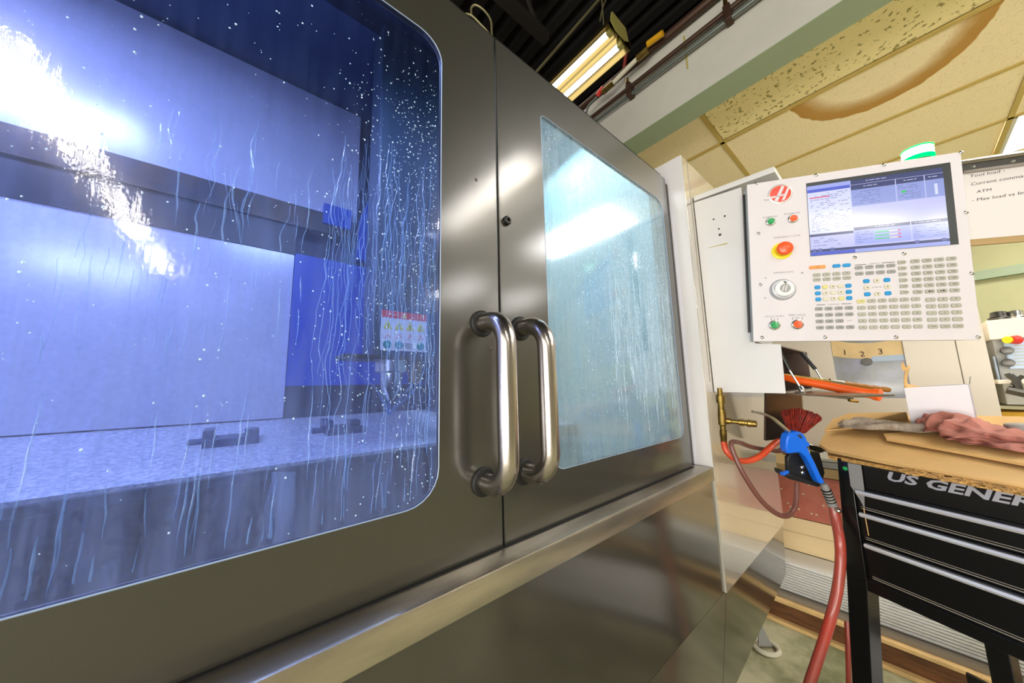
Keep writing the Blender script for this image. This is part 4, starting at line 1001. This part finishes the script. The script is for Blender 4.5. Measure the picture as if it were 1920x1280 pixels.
# cardboard on top of the cart
def cz(p): return .935+.20*max(0, (p-Vector((1.25, .15, 0))).dot(Vector((.893, -.45, 0))))
def onc(x, y, lift=0):
    """a point of the gently rising cardboard surface"""
    d = px(x, y, D=1)-CAMP; e = Vector((.893, -.45, 0)); p0 = Vector((1.25, .15, 0))
    t = (.935+.2*(CAMP-p0).dot(e)+lift-CAMP.z)/(d.z-.2*d.dot(e))
    q = CAMP+d*t
    if t < 0 or (q-p0).dot(e) < 0: q = px(x, y, Z=.935+lift)
    return q
def sheet(name, pts, lift, th, m, edge=True, par=None, wav=.0):
    P = [onc(x, y, lift) for x, y in pts]
    return obj(name, MB().prism([p-Vector((0, 0, th)) for p in P], (0, 0, th)), m, par)
cb1 = tag(sheet('cardboard_sheet', [(1552, 853), (2600, 1045), (2350, 800), (1800, 786), (1610, 785), (1552, 820)], -.012, .009, M['cardboard_edge']), 'lowest ragged cardboard sheet directly on the black cart top', 'cardboard')
cb2 = tag(sheet('cardboard_sheet', [(1536, 832), (1554, 843), (1700, 872), (1775, 884), (2600, 1035), (2350, 790), (1800, 778), (1590, 776), (1560, 786)], .004, .008, M['cardboard']), 'large tan cardboard sheet covering the cart, its left corner hanging over the blow gun', 'cardboard')
cbf = obj('raised_flap', MB().prism([onc(1562, 788, .005), onc(1590, 776, .012), onc(1700, 774, .035), onc(1704, 790, .006), onc(1648, 800, .005), onc(1545, 808, .005)], (0, 0, .003)), M['cardboard'], cb2)
cb3 = tag(sheet('cardboard_sheet', [(1656, 812), (1662, 822), (1810, 848), (2450, 965), (2300, 800), (1900, 795)], .016, .006, M['cardboard']), 'upper tan cardboard piece under the dusty red rag', 'cardboard')
cb4 = tag(sheet('cardboard_sheet', [(1560, 858), (1640, 873), (1760, 894), (2600, 1054), (2500, 980), (1560, 838)], -.022, .006, M['cardboard']), 'thin cardboard strip whose torn edge shows just above the cart front', 'cardboard')
te = MB(); q = random.Random(9)
for i in range(60):
    x = 1690+i*4.2; y = 877+(x-1690)*.18+q.uniform(-1, 9); p_ = onc(x, y, -.002); 
    te.box((p_.x-.005, p_.y-.006, p_.z-.002), (p_.x+.004, p_.y+.004, p_.z+.0015))
tag(obj('torn_edge', te, M['cardboard_edge'], cb1), kind='stuff')

# rags
def rag(name, label, outline_fn, m, nu, nv, amp, seed, h):
    pass
def cloth(name, label, left, right, base, m, seed, hmax, nlong=60, nr=20, prof=None, cat='rag', folds=3):
    """a crumpled roll of cloth following a spine of photograph points (x, y of its middle, half width px, height m)"""
    rings = []
    for i in range(nlong+1):
        t = i/nlong*(len(base)-1); k = min(int(t), len(base)-2); f = t-k; f = f*f*(3-2*f)
        A, B = base[k], base[k+1]; x = A[0]+(B[0]-A[0])*(t-k); y = A[1]+(B[1]-A[1])*f; w = A[2]+(B[2]-A[2])*f; hh_ = A[3]+(B[3]-A[3])*f
        c = onc(x, y, .02); ring = []
        for j in range(nr):
            an = 2*PI*j/nr
            rr = 1+amp_n(seed, i*.07, an, folds)
            off = Vector((.893, -.45, 0))*math.cos(an)*w*rr
            z = max(-.004, math.sin(an)*hh_*rr*(1 if math.sin(an) > 0 else .25))
            ring.append(c+off+Vector((0, 0, z)))
        rings.append(ring)
    o = obj(name, MB().rings(rings), m, sub=1); return tag(o, label, cat)
def amp_n(seed, s, an, folds):
    v = noise.noise((seed+s, math.cos(an)*1.6, math.sin(an)*1.6))*.6+noise.noise((seed*2+s*1.5, math.cos(an)*3.6, math.sin(an)*3.6))*.42
    return v+.10*math.sin(an*folds+s*3)
cloth('rag', 'twisted grey rag lying left of the white carton on the cardboard', 0, 0, [(1575, 798, .012, .010), (1600, 799, .034, .022), (1650, 803, .038, .022), (1700, 805, .038, .020), (1750, 808, .03, .018), (1775, 808, .01, .008)], M['grey_rag'], 2.3, .02)
cloth('rag', 'crumpled dusty red shop rag in front of the white carton', 0, 0, [(1722, 792, .012, .014), (1745, 798, .045, .034), (1775, 803, .075, .04), (1810, 808, .085, .040), (1845, 815, .08, .034), (1880, 826, .06, .022), (1915, 832, .055, .018), (1960, 838, .05, .014)], M['pink'], 8.1, .05, 90, 28, folds=5)
cloth('rag', 'dusty red rag end folded along the cardboard under the larger crumple', 0, 0, [(1765, 817, .01, .008), (1800, 822, .035, .014), (1850, 830, .045, .016), (1900, 838, .04, .014), (1950, 846, .03, .012)], M['pink'], 4.4, .03, 60, 20, folds=4)
# white carton
ct = thing('carton', 'open white carton with torn flaps standing behind the dusty red rag', 'box', onc(1770, 806, .01))
f0, f1 = onc(1713, 805, .006), onc(1837, 806, .006)
t0 = f0+Vector((0, 0, 0)); dx_ = (f1-f0); dn = Vector((dx_.y, -dx_.x, 0)).normalized(); 
if dn.x < 0: dn = -dn
hgt = (px(1706, 727, D=(f0-CAMP).dot(cf))-f0).z
def wall(p, q_, h, nm='carton_wall', th=.003):
    d = (q_-p).normalized(); nn = Vector((-d.y, d.x, 0))*th
    return obj(nm, MB().prism([p, q_, q_+Vector((0, 0, h)), p+Vector((0, 0, h))], nn), M['box_white'], ct)
dep = .12
wall(f0, f1, hgt); wall(f0, f0+dn*dep, hgt); wall(f1, f1+dn*dep, hgt); wall(f0+dn*dep, f1+dn*dep, hgt)
up = Vector((0, 0, 1)); tl = f0+up*hgt
fpts = [tl, tl+up*.03+cr*.001, tl+up*.055+cr*.008, tl+up*.065+cr*.018]
fm = MB()
fm.ngrid(1, 6, lambda s, t: tl+dn*(.07*s)+up*(.065*t)+cr*(.02*t*t-.002))
obj('torn_flap', fm, M['cardboard'], ct, solid=.003)
obj('torn_corner', MB().prism([tl+up*.05, tl+up*.052+cr*.014, tl+up*.078+cr*.006, tl+up*.064-cr*.002], dn*.002), M['cardboard'], ct)
tr2 = f1+up*hgt
obj('torn_flap', MB().ngrid(1, 3, lambda s, t: tr2+dn*(.05*s)+up*(.02*t)+cr*(.006*t)), M['key_grey'], ct, solid=.002)
obj('inner_flap', MB().prism([f0+up*(hgt-.002)+dn*.01, f0+up*(hgt+.012)+dn*.05, f0.lerp(f1, .3)+up*(hgt-.004)+dn*.03], dn*.002), M['cardboard'], ct)
tag(obj('round_lid', MB().lathe(onc(1925, 806, .02), (0, 0, 1), [(0, .03), (.012, .03), (.014, .026), (.014, .001)], 24), M['key_cool']), 'grey round lid at the right end of the cardboard', 'lid')

# ================================================================ BACKGROUND
bg = thing('machine_cabinet', 'beige machine cabinet with a window showing a numbered tool dial', 'machine', (2.9, .2, 0))
GX = 2.7
obj('cabinet_body', MB().box((GX+.02, -.262, .15), (3.5, 1.6, 1.52)), M['beige'], bg)
wy0, wy1, wz0, wz1 = -.012, .262, 1.04, 1.42
fr_ = MB().box((GX, wy1, .15), (GX+.02, 1.6, 1.52)).box((GX, -.176, .15), (GX+.02, wy0, 1.52)).box((GX, wy0, .15), (GX+.02, wy1, wz0)).box((GX, wy0, wz1), (GX+.02, wy1, 1.52))
obj('front_panel', fr_, M['beige'], bg)
obj('front_panel', MB().box((GX, -.262, .15), (GX+.02, -.180, 1.52)), M['beige'], bg)
obj('panel_joint', MB().box((GX+.005, -.180, .15), (GX+.02, -.176, 1.52)), M['groove'], bg)
obj('window_pane', MB().box((GX+.012, wy0, wz0), (GX+.019, wy1, wz1)), M['window2'], bg)
dc = px(1622, 560, X=GX+.008); dr2 = (px(1622, 672, X=GX+.008)-dc).length
ring = MB(); nn_ = 28; rr_ = []
for k in range(nn_+1):
    an = math.radians(235+70*k/nn_); rr_.append(an)
def dpt(r, an): return Vector((GX+.009, dc.y-math.cos(an)*r*1.25, dc.z+math.sin(an)*r))
for k in range(nn_):
    A, B = rr_[k], rr_[k+1]
    pts4 = [dpt(dr2, A), dpt(dr2, B), dpt(dr2*.74, B), dpt(dr2*.74, A)]
    pts4 = [Vector((p.x, min(max(p.y, wy0+.002), wy1-.002), p.z)) for p in pts4]
    ring.prism(pts4, (.003, 0, 0))
dl_ = obj('tool_dial', ring, M['cream'], bg)
for s, x, y in (('1', 1584, 661), ('2', 1617, 664), ('3', 1651, 659)):
    q = px(x, y, X=GX+.006); t = text_mb(s, .03)
    t.xf(Matrix(((0, 0, 1, q.x), (-1, 0, 0, q.y), (0, 1, 0, q.z), (0, 0, 0, 1)))); obj('dial_number', t, M['pipe_dark'], dl_)
obj('spindle_part', MB().lathe(px(1625, 678, X=GX+.0), (1, 0, 0), [(-.004, .02), (.008, .022)], 16), M['dark_steel'], bg)
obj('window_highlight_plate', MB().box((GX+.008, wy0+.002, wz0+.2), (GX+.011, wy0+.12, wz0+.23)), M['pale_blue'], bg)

# grey machine far right
gm_ = thing('milling_machine', 'grey machine with a pale blue control board at the right edge', 'machine', (3.3, -.6, 0))
GX2 = 3.1
def gp(x, y, X=GX2): return px(x, y, X=X)
def gbox(nm, x0, y0, x1, y1, m, X=GX2, d=.2):
    p, q_ = gp(x0, y0, X), gp(x1, y1, X); return obj(nm, MB().box((X, min(p.y, q_.y), min(p.z, q_.z)), (X+d, max(p.y, q_.y), max(p.z, q_.z))), m, gm_, bev=.003)
gbox('top_panel', 1848, 601, 2010, 626, M['beige'], d=.5)
gbox('body_panel', 1858, 627, 2010, 760, M['grey_machine'], X=GX2+.05, d=.5)
gbox('control_board', 1882, 640, 2010, 688, M['pale_blue'], d=.03)
gbox('door_post', 1862, 668, 1876, 712, M['pale_blue'], X=GX2+.02, d=.04)
gbox('work_shelf', 1870, 712, 2010, 718, M['beige'], X=GX2-.1, d=.2)
obj('estop_base', MB().lathe(gp(1888, 637, GX2-.02), cr, [(0, .018), (.03, .018)], 14), M['yellow'], gm_)
obj('estop_head', MB().lathe(gp(1895, 637, GX2-.02), cr, [(0, .018), (.03, .024), (.035, .015)], 14), M['red'], gm_)
for x, y in ((1888, 657), (1890, 680)): obj('knob', MB().lathe(gp(x, y, GX2-.002), (-1, 0, 0), [(0, .022), (.02, .02), (.022, .01)], 14), M['dark_steel'], gm_)
bl_ = MB()
for i in range(7): bl_.add(*(lambda p, q_: ([(GX2-.001, p.y, p.z), (GX2-.001, q_.y, p.z), (GX2-.001, q_.y, p.z-.006), (GX2-.001, p.y, p.z-.006)], [(0, 1, 2, 3)]))(gp(1900, 647+i*6), gp(1990, 647+i*6)))
obj('board_print', bl_, M['grey_machine'], gm_)
vh = MB().tube([gp(1892, 703, 2.95), gp(1905, 712, 2.95), gp(1912, 735, 2.95)], .014, 8).tube([gp(1897, 722, 2.95), gp(1918, 704, 2.95)], .008, 8).tube([gp(1888, 730, 2.95), gp(1925, 738, 2.95)], .02, 8).tube([gp(1893, 706, 2.95), gp(1888, 700, 2.95)], .01, 8)
obj('vise_handle', vh, M['dark_steel'], gm_)
for x, y, r, lb in ((1873, 592, .03, 'dark round metal part on top of the grey machine, nearest the beige cabinet'), (1905, 590, .026, 'bright round metal part on top of the grey machine at the right edge')):
    p = gp(x, y, GX2+.08); t = thing('metal_part', lb, 'metal part', p)
    obj('part_body', MB().lathe(p-Vector((0, 0, .03)), (0, 0, 1), [(0, r*1.3), (.02, r*1.3), (.025, r), (.05, r*.9), (.055, r*.5)], 16), M['dark_steel'] if x < 1900 else M['chrome'], t)
    obj('part_knob', MB().lathe(p+cr*.03-Vector((0, 0, .012)), (0, 0, 1), [(0, .02), (.02, .018), (.03, .006)], 12), M['chrome'], t)
tag(obj('black_bin', MB().prism([px(x, y, D=2.0) for x, y in ((1834, 737), (1894, 740), (1896, 765), (1894, 800), (1834, 800))], cf*.15), M['black']), 'black plastic bin between the white carton and the yellow tray', 'bin')
yb = thing('yellow_tray', 'yellow topped wooden tray at the right edge behind the cardboard', 'tray', px(1905, 775, D=1.9))
obj('tray_body', MB().prism([px(x, y, D=1.85) for x, y in ((1880, 772), (1990, 774), (1990, 788), (1876, 784))], cf*.1), mat('ochre_board', srgb(216, 164, 52), .6), yb)
obj('tray_top', MB().prism([px(x, y, D=1.84) for x, y in ((1870, 760), (1990, 764), (1990, 770), (1872, 766))], cf*.1), M['key_cream'], yb)
tag(obj('bench_block', MB().prism([px(x, y, D=2.3) for x, y in ((1866, 716), (1990, 722), (1990, 765), (1866, 740))], cf*.2), M['key_grey']), 'dull grey bench surface in front of the grey machine', 'bench')

# low stacked stock between machine and cart
tan = thing('cardboard_box', 'tan cardboard box low on the floor rack between the machine and the cart', 'box', (2.45, .35, .3))
TX = 2.30
def tp_(x, y, X=TX): return px(x, y, X=X)
zt_ = tp_(1471, 962).z; zb_ = .25; 
obj('box_side', MB().box((TX, -.9, .262), (TX+.35, 1.0, tp_(1500, 1000).z)), M['tan'], tan)
obj('box_flap', MB().box((TX-.004, -.9, tp_(1500, 1000).z+.003), (TX+.3, 1.0, tp_(1500, 972).z)), M['tan'], tan)
zr = tp_(1500, 972).z
rm = tag(obj('red_sheet', MB().box((TX-.002, .10, zr+.004), (TX+.3, 1.0, tp_(1500, 890).z)), M['redmat']), 'red speckled plastic sheet standing above the tan cardboard box', 'plastic sheet')
dm = MB(); q = random.Random(4)
for i in range(16):
    y = .32+q.random()*.3; z = zr+.02+q.random()*(tp_(1500, 890).z-zr-.05); dm.lathe((TX-.002, y, z), (-1, 0, 0), [(0, .0045), (.001, .004)], 8)
tag(obj('pale_speck', dm, M['key_cream'], rm), kind='stuff')
tag(obj('bench_shelf', MB().box((TX-.05, -.25, tp_(1500, 885).z), (TX+.35, 1.0, tp_(1500, 870).z)), M['frame_brown']), 'pale shelf board above the red speckled sheet', 'shelf')
zs_ = tp_(1500, 870).z
gb = thing('hardware_box', 'small grey hardware box on the shelf board behind the blow gun', 'box', (2.35, .36, zs_))
obj('box_body', MB().box((2.27, .14, zs_), (2.45, .40, zs_+.035)), M['dark_steel'], gb, bev=.003)
obj('box_lid', MB().box((2.265, .135, zs_+.035), (2.455, .405, zs_+.05)), M['key_grey'], gb, bev=.003)
RX = 2.13
rb = thing('ribbed_panel', 'grey ribbed floor panel running under the tan cardboard box', 'panel', (RX, 0, .12))
obj('backing', MB().box((RX+.006, -1.2, .125), (RX+.16, 1.2, .262)), M['rib'], rb)
for i in range(11):
    z = .130+i*.0121; obj('slat', MB().prism([(RX, -1.2, z), (RX-.003, -1.2, z+.004), (RX, -1.2, z+.0095), (RX+.008, -1.2, z+.0095), (RX+.008, -1.2, z)], (0, 2.4, 0)), M['rib'], rb)
rt = thing('timber_rail', 'rough timber rail lying along the floor below the ribbed panel', 'timber', (RX, 0, 0))
obj('beam', MB().box((RX-.05, -1.25, .0), (RX+.14, 1.25, .088)), M['wood'], rt, bev=.003)
obj('top_edge', MB().box((RX-.06, -1.25, .089), (RX+.14, 1.25, .102)), M['wood_edge'], rt)
obj('metal_strip', MB().box((RX-.03, -1.2, .103), (RX+.14, 1.2, .122)), M['groove'], rt)
obj('floor_batten', MB().box((RX-.075, -1.25, .0), (RX-.051, 1.25, .016)), M['wood_edge'], rt)
# steel foot on the floor by the machine
ft = thing('floor_anchor', 'round steel foot ring with an upright fin on the floor beside the machine', 'steel foot', (1.83, .50, 0))
fc = px(1436, 1212, Z=.01); rp_ = []
for k in range(21):
    an = 2*PI*k/20; rp_.append(fc+Vector((math.cos(an)*.045, math.sin(an)*.045, 0)))
obj('ring', MB().tube(rp_, .009, 8, cap=False), M['key_cream'], ft)
obj('fin', MB().prism([fc+cr*.03, fc-cr*.03, fc-cr*.02+Vector((0, 0, .08)), fc-cr*.005+Vector((0, 0, .08))], cf*.006), M['key_cool'], ft)

# ================================================================ PIPES, HOSES AND CONDUITS OVERHEAD
PX = 1.655
def rail(nm, z, r, m, label, X=PX, y0=-4.5, y1=3.4):
    return tag(obj(nm, MB().tube([(X, y0, z), (X, y1, z)], r, 10), m), label, 'pipe')
rail('pipe', 3.02, .022, M['pipe_dark'], 'upper dark brown pipe along the top of the white beam')
rail('pipe', 2.895, .012, M['pipe_dark'], 'thin dark brown pipe clipped along the middle of the white beam')
rail('pipe', 2.845, .010, M['pipe_grey'], 'thin grey conduit running just below the clipped brown pipe on the beam')
for y in (.84, .33):
    t = thing('pipe_clip', 'pipe clip on the white beam, %s' % ('nearer the lamp' if y > .5 else 'nearer the top edge of the picture'), 'pipe clip', (PX, y, 2.89))
    obj('clip_plate', MB().box((PX-.02, y-.015, 2.835), (PX+.03, y+.015, 2.915)), M['pipe_dark'], t, bev=.003); obj('clip_bolt', MB().lathe((PX-.02, y, 2.915), (0, 0, 1), [(0, .01), (.025, .008)], 8), M['brass'], t)
vz = [px(1120, 182, X=1.60), px(1150, 155, X=1.60), px(1180, 125, X=1.60), px(1205, 100, X=1.60), px(1215, 92, X=1.60), px(1243, 62, X=1.60)]
va = thing('air_valve', 'white and brass valve line with red lever and yellow handle along the beam', 'valve', vz[2])
obj('white_pipe', MB().tube([vz[1], vz[3]], .013, 10), M['key_cream'], va)
obj('brass_body', MB().tube([vz[0].lerp(vz[1], .35), vz[1]], .018, 8), M['brass'], va)
obj('brass_tee', MB().tube([vz[2].lerp(vz[3], .6), vz[4]], .019, 8), M['brass'], va)
obj('red_lever', MB().tube([vz[0]+Vector((0, 0, .01)), vz[0].lerp(vz[1], .4)+Vector((0, 0, .03))], .014, 8), M['red'], va)
obj('yellow_handle', MB().tube([vz[4]+Vector((0, 0, .03)), vz[5]], .016, 8), mat('amber_handle', srgb(206, 150, 20), .4), va)
for i in range(3):
    o_ = .006*i
    pass
tag(obj('black_cable', MB().tube(spline([vz[0], px(1112, 190, X=1.6), px(1103, 200, X=1.6), px(1098, 215, X=1.6), px(1090, 240, X=1.6)], 5), .007, 8), M['pipe_grey']), 'thin grey cable bending down from the red lever behind the doors', 'cable')
tag(obj('red_cable', MB().tube(spline([px(1262, -20, D=2.9), px(1245, 0, D=2.9), px(1215, 32, D=2.95), px(1190, 62, D=3.0), px(1176, 92, D=3.05), px(1170, 125, D=3.1), px(1166, 140, D=3.12)], 6), .016, 10), M['red_hose']), 'red hose hanging beside the lamp from the dark roof', 'hose')
def conduit(pts, r, m, label, nm='conduit'):
    return tag(obj(nm, MB().tube(pts, r, 8), m), label, 'conduit')
conduit([px(1140, -20, D=2.6), px(1010, 130, D=2.6), px(950, 200, D=2.6)], .012, M['conduit'], 'thin straight conduit crossing the dark roof left of the lamp')
conduit(spline([px(1140, -10, D=2.5), px(1130, 15, D=2.5), px(1125, 40, D=2.5)], 5), .006, M['conduit'], 'short thin wire above the end of the hanging lamp', 'wire')
conduit(spline([px(1010, 138, D=3.3), px(1050, 118, D=3.3), px(1085, 80, D=3.3), px(1105, 62, D=3.3), px(1115, 66, D=3.3)], 6), .006, M['pipe_grey'], 'drooping dark wire beside the hanging lamp', 'wire')
conduit(spline([px(872, 26, D=.98), px(885, 30, D=.98), px(905, 50, D=.99), px(925, 72, D=1.0), px(934, 80, D=1.0)], 6), .003, M['conduit'], 'thin cable along the top of the left door', 'cable')
conduit(spline([px(884, 28, D=1.3), px(884, 14, D=1.3), px(893, 10, D=1.3), px(908, 20, D=1.3), px(920, 38, D=1.3), px(922, 60, D=1.3), px(924, 90, D=1.3)], 6), .004, M['conduit'], 'looped cable rising above the left door', 'cable')
